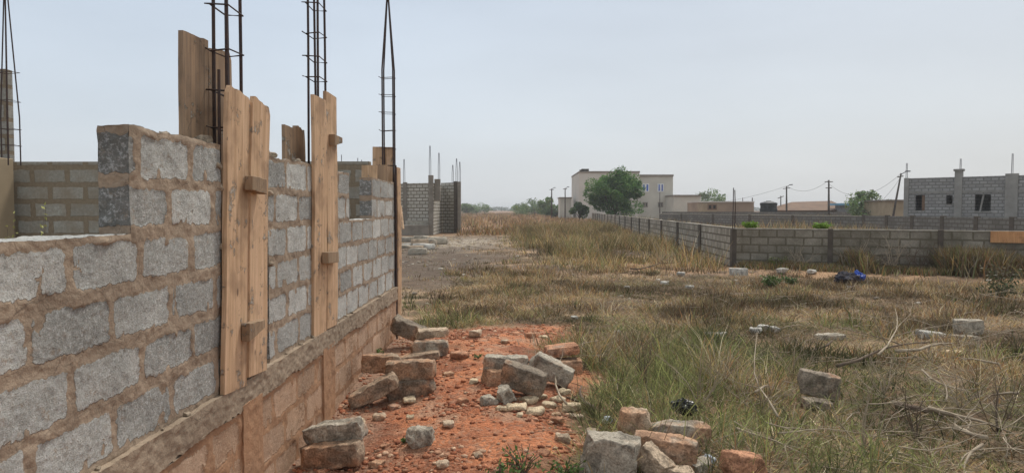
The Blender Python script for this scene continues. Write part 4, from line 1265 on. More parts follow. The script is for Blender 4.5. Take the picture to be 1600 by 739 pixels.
def tree(name, label, loc, w, h, trunk_h, leaf, n, clumps, cat='tree', base=(0.05, 0.1, 0.03), group=None, part='crown', seed=1, yellow=0.15, flat=0.8, trunkr=0.16):
    r = np.random.default_rng(seed)
    root = empty(name, loc, 0, label, cat, group)
    tr = MB()
    tops = []
    # clump centres in an irregular ellipsoid
    cen = []
    while len(cen) < clumps:
        p = r.uniform(-1, 1, 3)
        if 0.5 < np.linalg.norm(p) < 1.0 or (len(cen) % 4 == 0 and np.linalg.norm(p) < 0.6): cen.append(p)
    cen = np.array(cen)
    C = cen * np.array([w / 2 * 0.78, w / 2 * 0.78, (h - trunk_h) / 2 * 0.8]); C[:, 2] += trunk_h + (h - trunk_h) / 2
    C[:, :2] *= (1 - 0.35 * np.clip((C[:, 2:3] - trunk_h) / (h - trunk_h), 0, 1) ** 2)
    tr.tube([(0, 0, -0.2), (0.05 * w / 8, 0, trunk_h * 0.5), (0, 0.03, trunk_h), (0.1, 0, trunk_h + (h - trunk_h) * 0.3)], [trunkr, trunkr * .8, trunkr * .7, trunkr * .4], 8)
    for c in C[:: max(1, clumps // 14)]:
        m = Vector((c[0] * .35, c[1] * .35, trunk_h + (c[2] - trunk_h) * 0.45))
        tr.tube([(0, 0, trunk_h * (0.7 + 0.4 * r.random())), m, tuple(c)], [trunkr * .45, trunkr * .3, trunkr * .1], 5)
    tr.build('trunk', M['bark'], root, smooth=True)
    rad = (w / 2) * (0.13 + 0.26 * r.random(clumps) ** 1.3)
    k = r.integers(0, clumps, n)
    d = r.normal(size=(n, 3)); d /= np.linalg.norm(d, axis=1, keepdims=True)
    rr = rad[k] * (0.55 + 0.5 * r.random(n) ** 0.5)
    pts = C[k] + d * rr[:, None] * np.array([1, 1, flat])
    pts = pts + (np.stack([fbm(pts[:, 0] * 1.1, pts[:, 1] * 1.1, pts[:, 2] * 1.1, seed + q_, 3) - 0.5 for q_ in (1, 2, 3)], 1)) * w * 0.16
    cb = (0.6 + 0.8 * r.random(clumps))[k]
    V, q, Cc = leaf_cloud(pts, np.full(n, leaf), lambda m: green_cols(m, base, 0.5, yellow), 0.8)
    Cc = Cc * np.repeat(cb, 4)[:, None]
    new_mesh(part, V, q, M['leaf'], root, attrs={'col': Cc}, smooth=False)
    return root


def place(px, Y): p = at(px, 400, Y); return (p.x, Y, gh(p.x, Y))


tree('leafy_tree', 'large round leafy green tree before the cream two storey building', place(957, 88), 9.2, 6.7, 0.3, 0.125, 32000, 36, seed=9, flat=0.75, base=(0.08, 0.175, 0.045), yellow=0.2)
tree('small_tree', 'small dark bushy tree at the left foot of the large tree', place(905, 95), 3.2, 2.6, 0.5, 0.15, 2600, 16, seed=6, trunkr=0.08)
for i, (px, Y, w, h, l) in enumerate([
        (835, 190, 14, 3.8, 'broad low bushy tree on the horizon left of the street poles'),
        (812, 210, 9, 2.8, 'small rounded bush at the left end of the horizon clump'),
        (852, 150, 6.5, 4.2, 'bushy tree just left of the first street pole'),
        (868, 140, 5, 2.6, 'bush at the foot of the first street pole'),
        (745, 240, 12, 3.4, 'dark tree row bush seen right of the shell house'),
        (730, 230, 8, 3.6, 'dark bush touching the right edge of the shell house'),
        (1110, 170, 12, 6.4, 'dark flat topped tree behind the low tan house'),
        (1362, 75, 6.5, 3.6, 'green bushy tree behind the far fence left of the grey house'),
        (1350, 77, 3.5, 4.2, 'upright green bush behind the far fence, left of the bushy tree')]):
    tree('bush' if h < 4 else 'tree', l, place(px, Y), w, h, h * 0.12, 0.22 if Y > 100 else 0.14, 2600, 18, cat='bush' if h < 4 else 'tree', base=(0.12, 0.19, 0.07), seed=20 + i, part='crown', trunkr=0.09, flat=0.7)
# a far belt of low scrub at the horizon
pts = np.stack([rng.uniform(-420, 700, 9000), rng.uniform(600, 900, 9000), 1.2 * rng.random(9000) ** 1.5 * 3], 1)
V, q, C = leaf_cloud(pts, np.full(len(pts), 1.5), lambda n: green_cols(n, (0.05, 0.075, 0.035), 0.5, 0.05), 0.5)
tag(new_mesh('distant_scrub', V, q, M['leaf'], attrs={'col': C}), 'low belt of scrub along the far horizon', 'scrub', kind='stuff')


def leafy(name, label, base, w, h, n, size, colr, group=None, seed=0, cat='plant'):
    """low broad leaved weed: short stems and leaves"""
    r = np.random.default_rng(seed)
    root = empty(name, base, 0, label, cat, group)
    mb = MB(); pts = []
    ns = max(4, n // 9)
    for i in range(ns):
        a = r.random() * 6.28; L = w / 2 * (0.4 + 0.6 * r.random())
        e = Vector((math.cos(a) * L, math.sin(a) * L, h * (0.45 + 0.55 * r.random())))
        mb.tube([(0, 0, 0), e * 0.5 + Vector((0, 0, h * 0.15)), e], [0.004, 0.003, 0.002], 4)
        for k in range(n // ns):
            t = 0.3 + 0.7 * r.random()
            pts.append(np.array(e) * t + r.normal(size=3) * np.array([w, w, h]) * 0.06)
    mb.build('stem', M['twig_dark'], root)
    pts = np.array(pts); pts[:, 2] = np.maximum(pts[:, 2], 0.01)
    V, q, C = leaf_cloud(pts, np.full(len(pts), size), lambda m: np.array(colr)[None] * (0.7 + 0.6 * rng.random((m, 1))), 1.2)
    new_mesh('foliage', V, q, M['leaf'], root, attrs={'col': C})
    return root


for i, (px, py, w, h, l) in enumerate([(818, 742, .34, .16, 'low leafy green weed at the bottom edge of the red path'), (880, 748, .26, .12, 'small leafy weed beside the nearest block pile'), (781, 748, .18, .10, 'little leafy weed left of the one at the bottom edge of the path'),
                                       (582, 560, .30, .16, 'bright green tuft against the foundation behind the middle stack'), (632, 690, .08, .03, 'tiny green weed sprouting behind the rounded grey stone'), (748, 560, .12, .05, 'tiny weed in the middle of the red path')]):
    p = on_ground(px, py)
    leafy('leafy_weed', l, p, w, h, 150 if w > .2 else 50, 0.016, (0.10, 0.17, 0.045), seed=400 + i)
for i, (px, py, l) in enumerate([(66, 312, 'yellow green weed seen over the sill against the inner room wall'), (17, 340, 'yellow green weed beside the plastered column at the far left')]):
    p = at(px, py, 7.0)
    leafy('leafy_weed', l, (p.x, p.y, PZ - .03), 0.14, p.z - PZ + .03, 70, 0.022, (0.34, 0.34, 0.11), seed=405 + i)
for i, (px, py, Y, w, l) in enumerate([(1172, 357, 20.8, .55, 'bright green leafy plant rising behind the fence top near the corner'), (1284, 358, 20.0, .55, 'yellow green leafy plant rising behind the fence top at the second pillar')]):
    p = at(px, py, Y)
    root = leafy('leafy_plant', l, (p.x, p.y, 0.0), w * 1.0, 0.22, 600, 0.045, (0.17, 0.28, 0.04), seed=410 + i)
    root.location.z = p.z - 0.03
    MB().tube([(0, 0, -root.location.z), (0.03, 0, -0.4), (0, 0, 0.04)], [0.02, 0.016, 0.01], 5).build('stem', M['twig_dark'], root)
for i, (px, py, s) in enumerate([(1205, 450, .5), (1235, 447, .35), (1565, 470, .9), (1440, 420, .6), (1215, 420, .6), (1560, 445, .8)]):
    p = on_ground(px, py)
    leafy('low_shrub', ('small broad leaved weed in the dry field', 'low green weed right of the broad leaved one', 'dark olive shrub at the right edge before the plank fence', 'green weed at the foot of the front fence middle', 'thin weed at the fence foot right of the corner', 'tall olive shrub against the fence under the orange plank')[i], p, s, s * 0.6, 260, 0.035, ((0.08, 0.14, 0.035), (0.08, 0.13, 0.04), (0.06, 0.075, 0.03), (0.07, 0.1, 0.035), (0.1, 0.12, 0.04), (0.1, 0.09, 0.04))[i], seed=430 + i, cat='shrub')


def branchy(mb, p, d, L, r0, depth, rr, ground=True, up=0.0, kink=0.35):
    n = 7
    pts = [Vector(p)]; rad = [r0]
    d = Vector(d).normalized()
    kids = []
    for i in range(n):
        k3 = Vector(rr.normal(size=3)) * kink * 0.5
        if not up: k3.z = k3.z * 0.4 - 0.02
        d = (d + k3 + Vector((0, 0, up))).normalized()
        q = pts[-1] + d * (L / n)
        if ground:
            g = gh(q.x, q.y) + r0 * 0.8
            if q.z < g: q.z = g; d.z = abs(d.z) * 0.3
        pts.append(q); rad.append(r0 * (1 - 0.75 * (i + 1) / n))
        if depth > 0 and i >= 1 and rr.random() < 0.75: kids.append((q.copy(), d.copy(), rad[-1]))
    mb.tube(pts, rad, 5 if r0 > 0.006 else 4)
    for (q, dd, r1) in kids:
        side = Vector(rr.normal(size=3)); side.z *= 0.5 if up else 0.25
        if not up: dd.z = min(dd.z, 0.15)
        branchy(mb, q, (dd * 0.7 + side.normalized() * 0.9), L * (0.3 + 0.3 * rr.random()), r1 * 0.6, depth - 1, rr, ground, up, kink)


def fallen(label, a, b, r0, seed, depth=2, mat='twig', kink=0.3, lift=0.06, up=0.0, name='fallen_branch', group='dry branches lying in the grass'):
    """branch lying from pixel a (thick end) towards pixel b, both on the ground"""
    pa, pb = on_ground(*a), on_ground(*b)
    pa.z += lift
    rr = np.random.default_rng(seed)
    mb = MB()
    branchy(mb, pa, (pb - pa) + Vector((0, 0, 0.05 * (pb - pa).length)), (pb - pa).length, r0 * 1.35, depth, rr, True, up, kink)
    o = mb.build(name, M[mat], None, smooth=True)
    return tag(o, label, 'branch', group)


fallen('long bare branch slanting up right from the dark block in the dry grass', (1308, 590), (1520, 538), 0.014, 1, 2, 'twig_dark', 0.2, 0.12)
fallen('bare branch crossing the upper right weeds beside the square grey block', (1400, 570), (1600, 536), 0.014, 2, 2, 'twig', 0.2, 0.15)
fallen('pale forked twig left of the long bare branch', (1372, 576), (1262, 515), 0.010, 3, 2, 'twig', 0.3, 0.15)
fallen('thick dark bough in the middle of the right weeds', (1400, 640), (1510, 656), 0.024, 4, 1, 'twig_dark', 0.12, 0.04)
fallen('pale branch reaching right beyond the dark bough', (1450, 660), (1600, 676), 0.014, 5, 2, 'twig', 0.25, 0.12)
fallen('pale crooked branch pointing down left at the lower right', (1540, 705), (1440, 660), 0.014, 6, 2, 'twig', 0.35, 0.10)
fallen('bleached twig at the bottom right hand corner', (1535, 712), (1475, 738), 0.010, 7, 1, 'twig', 0.3, 0.08)
fallen('thin pale branch above the dark bough', (1440, 600), (1535, 630), 0.009, 8, 2, 'twig', 0.35, 0.14)
fallen('dark root like branch end beside the path side heap', (928, 648), (893, 610), 0.018, 9, 1, 'twig_dark', 0.15, 0.05)
fallen('pale twig hanging over the heap at the grass edge', (885, 650), (900, 560), 0.008, 10, 2, 'twig', 0.4, 0.1, 0.10)
fallen('thin branch in the grass left of the dark block', (1180, 640), (1250, 600), 0.008, 11, 2, 'twig', 0.3, 0.15)
fallen('thin twig leaning over the grass in the lower middle', (1215, 670), (1165, 600), 0.008, 12, 2, 'twig', 0.3, 0.1, 0.06)
fallen('dry branch low in the green grass, right of the nearest pile', (1150, 690), (1260, 720), 0.008, 13, 2, 'twig', 0.3, 0.1)
fallen('dark twig spray at the left end of the right hand weeds', (1300, 545), (1215, 570), 0.010, 14, 2, 'twig_dark', 0.3, 0.1)
fallen('dark arching twig before the side fence', (985, 440), (1058, 428), 0.014, 15, 1, 'twig_dark', 0.3, 0.3)
fallen('thin branch along the upper right weeds', (1560, 590), (1460, 560), 0.009, 16, 2, 'twig', 0.3, 0.14)
fallen('brush of dry twigs near the right edge', (1590, 640), (1500, 610), 0.010, 17, 3, 'twig', 0.35, 0.14)


def dead_shrub(label, px, py, h, r0, seed, mat='twig', n=5, group='bare dead shrubs'):
    p = on_ground(px, py)
    rr = np.random.default_rng(seed); mb = MB()
    for i in range(n):
        d = Vector((rr.normal() * 0.5, rr.normal() * 0.5, 1))
        branchy(mb, p, d, h * (0.6 + 0.5 * rr.random()), r0, 2, rr, True, 0.04, 0.3)
    return tag(mb.build('dead_shrub', M[mat], None, smooth=True), label, 'dead shrub', group)


for i, (px, py, h, m, l) in enumerate([(1095, 640, .6, 'twig', 'bare twiggy shrub in the green grass behind the nearest pile'), (1010, 600, .55, 'twig_dark', 'thin dead shrub in the grass right of the path side heap'), (1190, 650, .5, 'twig', 'bare shrub between the grass and the dark block'), (1350, 700, .5, 'twig', 'dead shrub at the lower right'), (1430, 690, .5, 'twig_dark', 'dark dead shrub beside the dark bough'), (1500, 640, .45, 'twig', 'dead twiggy shrub over the dark bough'), (940, 575, .5, 'twig', 'pale thin shrub just right of the orange topped block'), (1560, 680, .5, 'twig_dark', 'dark brush near the bottom right corner'), (1240, 590, .45, 'twig', 'bare shrub left of the dark block with the pale top'), (1120, 520, .9, 'twig_dark', 'tall thin dead stem standing in the middle field'), (1380, 620, .45, 'twig', 'tangle of pale stems below the long branch'), (1330, 460, .5, 'twig_dark', 'brown dead weed before the blue bag')]):
    dead_shrub(l, px, py, h, 0.006 if h < .8 else .005, 500 + i, m, 6 if h < .8 else 2)

for i, (px, h, m, l) in enumerate([(1325, .75, 'twig', 'bare twiggy shrub against the front fence right of its first pillar'), (1385, .85, 'twig', 'tall bare shrub against the middle of the front fence'), (1430, .8, 'twig_dark', 'dark bare shrub against the front fence left of its second pillar'), (1492, .7, 'twig', 'bare shrub against the front fence right of its second pillar'), (1240, .5, 'twig', 'small bare shrub at the fence foot left of its first pillar'), (1560, .7, 'twig_dark', 'dark wiry shrub against the fence below the orange plank'), (1350, .6, 'twig_dark', 'dark wiry shrub at the fence foot above the blue bag')]):
    rd = ray(px, 420); x_ = (20 + 0.43 * 6) / (rd[1] / rd[0] + 0.43); y_ = fence_y(x_) - 0.3
    rr = np.random.default_rng(700 + i); mb = MB()
    for q in range(10):
        branchy(mb, (x_ + rr.normal() * 0.15, y_, gh(x_, y_)), (rr.normal() * 0.6, rr.normal() * 0.2 - 0.05, 1), h * (0.7 + 0.5 * rr.random()), 0.014, 2, rr, True, 0.04, 0.35)
    tag(mb.build('dead_shrub', M[m], None, smooth=True), l, 'dead shrub', 'bare dead shrubs')
# dry sticks too many to count, tangled in the weeds at right
mb = MB(); rr = np.random.default_rng(77)
for i in range(330):
    y = 4.3 + 8.5 * rr.random() ** 1.3; x = rr.uniform(0.6, 0.78 * y)
    if x < 0.7 or (x < 2.6 and rr.random() < 0.7): continue
    p = Vector((x, y, gh(x, y) + 0.02 + 0.22 * rr.random() ** 2))
    a = rr.uniform(-0.7, 0.7) + (math.pi if rr.random() < .5 else 0)
    branchy(mb, p, (math.cos(a), math.sin(a) * 1.2, 0.25 * rr.normal()), 0.25 + 0.65 * rr.random(), 0.003 + 0.003 * rr.random(), 1 if rr.random() < .6 else 0, rr, True, 0, 0.4)
tag(mb.build('dry_sticks', M['twig'], None, smooth=True), 'tangle of pale dry sticks through the weeds at right', 'sticks', kind='stuff')

# ------------------------------------------------------------------ litter
def crumple(name, label, px, py, w, h, mat, seed, cat='litter', lift=0.0, group=None):
    p = on_ground(px, py)
    bm = bmesh.new(); bmesh.ops.create_icosphere(bm, subdivisions=4, radius=0.5)
    P = np.array([v.co[:] for v in bm.verts])
    n1 = np.abs(fbm(P[:, 0] * 4, P[:, 1] * 4, P[:, 2] * 4, seed, 3) - 0.5) * 2
    n2 = fbm(P[:, 0] * 3, P[:, 1] * 3, P[:, 2] * 3, seed + 5, 2)
    P = P * (0.55 + 0.5 * n2 + 0.7 * n1)[:, None] * np.array([w, w * 0.8, h])
    for v, q in zip(bm.verts, P): v.co = q
    me = bpy.data.meshes.new(name); bm.to_mesh(me); bm.free(); me.materials.append(M[mat])
    o = bpy.data.objects.new(name, me); col.objects.link(o)
    o.location = (p.x, p.y + w * 0.3, p.z + h * 0.25 + lift)
    return tag(o, label, cat, group)


crumple('plastic_bag', 'crumpled black plastic bag behind the nearest block pile', 1071, 664, .19, .12, 'blackbag', 1, 'plastic bag', lift=0.10)
crumple('plastic_bottle_scrap', 'crushed clear plastic litter right of the nearest pile', 1108, 728, .10, .09, 'whitebag', 2)
crumple('plastic_wrapper', 'small white plastic wrapper at the edge of the red path', 950, 662, .08, .08, 'whitebag', 3)
crumple('blue_bag', 'bright blue plastic bag lying before the front fence', 1343, 442, .32, .24, 'bluebag', 4, 'plastic bag', lift=0.08)
crumple('discarded_cloth', 'dark discarded cloth heap beside the blue bag', 1328, 446, .55, .26, 'rag', 5, 'cloth', lift=0.08)
crumple('pale_wrapper', 'pale flattened wrapper lying in front of the dark cloth', 1335, 450, .34, .05, 'whitebag', 6)

# ------------------------------------------------------------------ the block fences
FA, FB = Vector((6.0, 20.0)), Vector((13.6, 16.74))
fr = empty('block_fence', (0, 0, 0), 0, 'low weathered block fence running across the field at right, nearest the viewer', 'fence')
w = wall_seg('wall', FA, FB, -0.3, 1.10, 0.14, M['fence_front'], fr)
dirf = (FB - FA).normalized(); nrmf = Vector((dirf.y, -dirf.x))


def along(A, d, s, off=0.0):
    n_ = Vector((d.y, -d.x))
    return A + d * s + n_ * off


def pillar(A, d, s, w_, z0, z1, mat, parent, off=0.03, th=0.2, name='pillar'):
    a = math.atan2(d.y, d.x)
    mb = MB(); mb.box(-w_ / 2, w_ / 2, -off, th - off, z0, z1)
    o = mb.build(name, M[mat], parent, bevel=0.01)
    q = A + d * s
    o.location = (q.x, q.y, 0); o.rotation_euler = (0, 0, a)
    return o


def coping(A, B, z, mat, parent, seed, h=0.035, th=0.16, res=0.25):
    d = (B - A); L = d.length; a = math.atan2(d.y, d.x)
    n = int(L / res); V = []; Fq = []
    hs = 0.35 + 1.1 * fbm(np.arange(n + 1) * 0.37, 0, 0, seed, 3)
    for i in range(n + 1):
        u = L * i / n
        for (y, z_) in ((-0.01, -0.01), (-0.012, h * hs[i]), (th - 0.01, h * hs[i]), (th, -0.01)):
            V.append((u, y, z + z_))
    for i in range(n):
        for k in range(3):
            Fq.append((i * 4 + k, (i + 1) * 4 + k, (i + 1) * 4 + k + 1, i * 4 + k + 1))
    Fq.append((0, 1, 2, 3)); e = n * 4; Fq.append((e + 3, e + 2, e + 1, e))
    o = new_mesh('coping', V, Fq, M[mat], parent)
    o.location = (A.x, A.y, 0); o.rotation_euler = (0, 0, a)
    return o


coping(FA, FB, 1.10, 'cap', fr, 3, 0.022, 0.145)
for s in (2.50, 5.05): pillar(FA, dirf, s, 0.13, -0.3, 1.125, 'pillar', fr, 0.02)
# side fence running away
SB = Vector((side_x(104), 104.0)); dirs = (SB - FA).normalized()
sf = empty('block_fence', (0, 0, 0), 0, 'long side fence of pale blocks with dark pillars running away toward the big tree', 'fence')
# the wall's front (-Y local) must face -X: run it from the far end to the corner
SA = Vector((FA.x + 0.0, FA.y)); dback = -dirs
wall_seg('wall', SB, SA + dirs * 0.02, -0.3, 1.10, 0.14, M['fence'], sf)
coping(SB, SA + dirs * 0.1, 1.10, 'cap', sf, 5, 0.03, 0.145, 0.4)
Ls = (SB - SA).length
s = 0.08
i = 0
while s < Ls:
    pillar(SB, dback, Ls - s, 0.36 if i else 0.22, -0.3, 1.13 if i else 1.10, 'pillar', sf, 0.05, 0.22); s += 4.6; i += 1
# starter bars standing on the corner
cbar = empty('starter_bars', (FA.x + 0.02, FA.y + 0.05, 1.1), 0, 'pair of tall steel bars standing on the fence corner', 'steel bars')
for dx in (-0.035, 0.025):
    MB().tube([(dx, 0, -0.05), (dx + 0.01, 0, 0.6), (dx * 0.6, 0, 1.12 - dx)], 0.013, 6).build('bar', M['rebar'], cbar)
# orange plank against the fence
pa, pb = at(1547, 371, 17.6), at(1612, 371, 17.2)
s0 = (Vector((pa.x, pa.y)) - FA).dot(dirf)
ob = empty('orange_plank', (0, 0, 0), 0, 'orange brown plank fixed along the top of the front fence at the right edge', 'plank')
mbp = MB().box(-0.01, 0.014, 0, 1.5, -0.14, 0.14)
op = mbp.build('board', M['orange_wood'], ob)
op.data.transform(Matrix.Rotation(R(0), 4, 'Z'))
q = FA + dirf * s0 + nrmf * 0.03
op.location = (q.x, q.y, pa.z + 0.015); op.rotation_euler = (0, 0, math.atan2(dirf.y, dirf.x) - R(90))
M['plank_x'] = None
# second fence, behind
far_pts = [at(1030, 334.5, 72), at(1349, 337, 48), at(1620, 345, 33.5)]
f2 = empty('block_fence', (0, 0, 0), 0, 'grey block fence with dark posts behind the front fence, before the grey house', 'fence')
A2, B2 = Vector(far_pts[1][:2]), Vector(far_pts[2][:2])
wall_seg('wall', A2, B2, -0.3, far_pts[1].z, 0.15, M['fence_far'], f2)
d2 = (B2 - A2).normalized()
for px in (1349, 1385, 1425, 1472, 1525, 1581):
    # where the pixel's ray meets the fence line
    rd = ray(px, 340); k_ = rd[0] / rd[1]
    t_ = (k_ * A2.y - A2.x) / (d2.x - k_ * d2.y)
    pillar(A2, d2, t_, 0.3, -0.3, far_pts[1].z + 0.06, 'pillar', f2)
f3 = empty('block_fence', (0, 0, 0), 0, 'distant grey block fence running left from the dark posted fence', 'fence')
A3 = Vector(far_pts[0][:2])
wall_seg('wall', A3, A2 - (A2 - A3).normalized() * 0.1, -0.3, far_pts[0].z, 0.15, M['fence_far'], f3)
coping(A3, A2 - (A2 - A3).normalized() * 0.1, far_pts[0].z, 'cap', f3, 8, 0.05, 0.16, 1.0)
for s in (4, 9, 14, 19): pillar(A3, (A2 - A3).normalized(), s, 0.3, -0.3, far_pts[0].z + 0.03, 'pillar', f3)

# ------------------------------------------------------------------ the grey unfinished house at right
gy0 = 46.0
ga, gb, gc = at(1414, 279, 47.0), at(1576, 271, 43.0), at(1625, 271, 42.0)
gh_ = empty('unfinished_grey_house', (0, 0, 0), 0, 'grey unpainted block house with dark window holes behind the fences at far right', 'building')
A, B = Vector(ga[:2]), Vector(gc[:2])
dg = (B - A).normalized(); Lg = (B - A).length


def u_of(px, A=A, d=dg):
    rd = ray(px, 320); k_ = rd[0] / rd[1]
    return (k_ * A.y - A.x) / (d.x - k_ * d.y)


def z_of(px, py, A=A, d=dg):
    u = u_of(px, A, d); return at(px, py, A.y + d.y * u).z


ops = [(u_of(1430), u_of(1445), z_of(1440, 329), z_of(1440, 305)), (u_of(1478), u_of(1488), z_of(1483, 319), z_of(1483, 305)), (u_of(1523), u_of(1548), z_of(1535, 330), z_of(1535, 304))]
ztop = ga.z
wall_seg('wall', A, A + dg * (Lg + 2), -0.2, ztop, 0.2, M['grey_house'], gh_, ops)
nb_ = Vector((-dg.y, dg.x))
# the gable side facing left, and the rear wall
wall_seg('wall', A + nb_ * 9, A + nb_ * 0.2, -0.2, ztop, 0.2, M['grey_house'], gh_)
wall_seg('wall', A + nb_ * 9, A + nb_ * 9 + dg * (Lg + 2), -0.2, ztop, 0.2, M['grey_house'], gh_, [(u_of(1430) + 1, u_of(1430) + 1.8, 1.6, 2.4)])
# ring beam and parapet courses, columns
lint = z_of(1440, 300)
mb = MB(); mb.box(0, Lg + 2, -0.03, 0, lint - 0.1, lint + 0.06)
rb = mb.build('ring_beam', M['grey_concrete'], gh_); rb.location = (A.x, A.y, 0); rb.rotation_euler = (0, 0, math.atan2(dg.y, dg.x))
for px, w_, top, nm in ((1416, 0.28, ztop + 0.02, 'column'), (1497, 0.42, ztop + 0.45, 'column'), (1580, 0.65, ztop + 0.12, 'column')):
    pillar(A, dg, u_of(px), w_, -0.2, top, 'grey_concrete', gh_, 0.09, 0.3, nm)
pillar(A, dg, u_of(1497), 0.55, ztop + 0.36, ztop + 0.5, 'grey_concrete', gh_, 0.14, 0.4, 'column_head')
for px, py in ((1417, 255), (1501, 248), (1582, 240)):
    u_ = u_of(px); q = A + dg * u_
    zt = at(px, py, q.y).z
    mb = MB()
    for o_ in (-0.05, 0.05): mb.tube([(q.x + o_, q.y + 0.1, ztop - 0.1), (q.x + o_ * 0.6, q.y + 0.1, zt)], 0.018, 5)
    mb.build('starter_bar', M['pale_bar'], gh_)
# boards propped in the openings, frames
def in_open(name, px0, px1, y0_, y1_, mat, tilt=0.0, off=0.08):
    a_, b_ = u_of(px0), u_of(px1)
    mb = MB(); mb.box(a_, b_, off, off + 0.05, z_of(px0, y1_), z_of(px0, y0_))
    o = mb.build(name, M[mat], gh_); o.location = (A.x, A.y, 0); o.rotation_euler = (0, 0, math.atan2(dg.y, dg.x)); return o
in_open('window_post', 1440, 1444.5, 304, 330, 'roof')
mb = MB(); a_, b_ = u_of(1531), u_of(1536)
mb.tube([(a_, 0.1, z_of(1531, 330)), (b_, 0.1, z_of(1535, 304))], 0.06, 5)
o = mb.build('prop', M['grey_concrete'], gh_); o.location = (A.x, A.y, 0); o.rotation_euler = (0, 0, math.atan2(dg.y, dg.x))
for (u0, u1, z0, z1) in ops:
    mb = MB(); mb.box(u0 - 0.08, u1 + 0.08, -0.03, 0.10, z0 - 0.08, z0)
    o = mb.build('window_sill', M['grey_concrete'], gh_); o.location = (A.x, A.y, 0); o.rotation_euler = (0, 0, math.atan2(dg.y, dg.x))
# dark partition inside and a slab overhead so the holes read dark
wall_seg('partition', A + nb_ * 2.2 + dg * 0.3, A + nb_ * 2.2 + dg * (Lg + 2), -0.2, ztop - 0.3, 0.15, M['grey_house'], gh_, [(u_of(1447) + .2, u_of(1451) + .6, 1.9, 2.9)])
mb = MB(); mb.box(0.2, Lg + 2, 0.21, 8.9, lint - 0.1, lint + 0.05)
o = mb.build('floor_slab', M['grey_concrete'], gh_); o.location = (A.x, A.y, 0); o.rotation_euler = (0, 0, math.atan2(dg.y, dg.x))
# beige wall behind its left end
bw = empty('plastered_house', (0, 0, 0), 0, 'beige plastered wall end of a house just left of the grey house', 'building')
p0_, p1_ = at(1394, 314, 70), at(1440, 314, 70)
wall_seg('wall', Vector(p0_[:2]), Vector(p1_[:2]), -0.2, p0_.z, 6.0, M['plaster'], bw)
MB().box(p0_.x - 0.2, p1_.x, 69.7, 76.2, p0_.z, p0_.z + 0.12).build('roof', M['concrete'], bw)

# ------------------------------------------------------------------ roofless shell house at centre left
sh = empty('roofless_shell_house', (0, 0, 0), 0, 'small roofless block shell with corner columns and starter bars, left of centre', 'building')


def wseg_px(name, x0, y0t, x1, Y0, Y1, mat, parent, z0=-0.1, openings=(), th=0.15, ztop=None):
    a_ = at(x0, y0t, Y0); b_ = at(x1, y0t, Y1)
    return wall_seg(name, Vector((a_.x, Y0)), Vector((b_.x, Y1)), z0, ztop or a_.z, th, mat, parent, openings)


zt = at(650, 286, 46).z
wseg_px('wall', 629, 286, 671, 47.0, 46.0, M['shell'], sh, ztop=zt)
wseg_px('wall', 677, 286, 690, 44.5, 50.0, M['shell'], sh, ztop=zt - 0.05)
wseg_px('wall', 689, 286, 716, 50.2, 49.0, M['shell'], sh, ztop=zt + 0.15)
wseg_px('wall', 629.5, 286, 640, 47.2, 56, M['shell'], sh, ztop=zt)


def colpx(x0, x1, yt, Y, mat, parent, z0=-0.1, name='column'):
    a_, b_ = at(x0, yt, Y), at(x1, yt, Y)
    return MB().box(a_.x, b_.x, Y - 0.12, Y + 0.15, z0, a_.z).build(name, M[mat], parent, bevel=0.01)


colpx(630, 636, 285, 46.9, 'concrete', sh)
colpx(669.5, 677, 274, 44.6, 'concrete', sh)
colpx(679, 688, 280, 45.0, 'concrete', sh, z0=2.2)
colpx(709, 715, 283.5, 48.9, 'pillar', sh)
colpx(715, 720, 284, 48.7, 'concrete', sh)
# plinth and half built low wall in front
a_, b_ = at(629, 350, 44.5), at(671, 350, 44.5)
MB().box(a_.x, b_.x, 44.2, 45.8, -0.1, at(640, 352, 44.2).z).build('plinth', M['concrete'], sh, bevel=0.02)
MB().box(a_.x + 0.1, b_.x - 0.1, 45.0, 45.3, 0, at(640, 346.5, 45).z + 0.05).build('low_wall', M['cap'], sh, bevel=0.02)
for px, py, Y, bt in ((631.5, 249, 46.9, 286), (672, 228, 44.6, 274), (686, 239, 45, 280), (707.5, 258, 48.9, 284), (713.5, 248, 48.9, 284), (718.5, 253, 48.7, 284)):
    a_ = at(px, py, Y); b_ = at(px, bt, Y)
    mb = MB()
    for dx in (-0.05, 0.05):
        mb.tube([(b_.x + dx, Y, b_.z - 0.1), (b_.x + dx, Y, b_.z + (a_.z - b_.z) * .5), (b_.x + dx * 0.3, Y, a_.z)], 0.018, 5)
    mb.build('starter_bar', M['pale_bar'], sh)
# plank leaning by the end of the near house
pk = MB(); p0_, p1_ = at(630, 358, 30), at(626, 322, 30.6)
pk.tube([p0_, p1_], 0.05, 4)
tag(pk.build('leaning_plank', M['wood'], None), 'narrow plank leaning at the wall end before the shell house', 'plank')
# distant starter bars seen over the near wall top
for i, (px, y0_, y1_) in enumerate([(524, 240, 268), (533.5, 242, 268), (559, 247, 268), (565, 250, 268)]):
    a_, b_ = at(px, y0_, 24), at(px, y1_, 24)
    mb = MB(); mb.tube([(b_.x, 24, PZ - .5), (a_.x, 24, a_.z)], 0.013, 5)
    tag(mb.build('starter_bar', M['pale_bar'], None), ('leftmost thin steel bar beyond the near house back wall', 'second thin steel bar from the left beyond the back wall', 'third thin steel bar beyond the back wall', 'thin steel bar nearest the end column boards, beyond the back wall')[i], 'steel bar', 'thin bars beyond the near house')

# ------------------------------------------------------------------ cream building
cb = empty('cream_building', (0, 0, 0), 0, 'cream two storey flat roofed building with blue windows behind the large tree', 'building')
YB = 118.0
zL, zM, zR = at(905, 270, YB).z, at(998, 271, YB).z, at(1030, 275.5, YB).z


def wx(px, Y=YB): return at(px, 320, Y).x


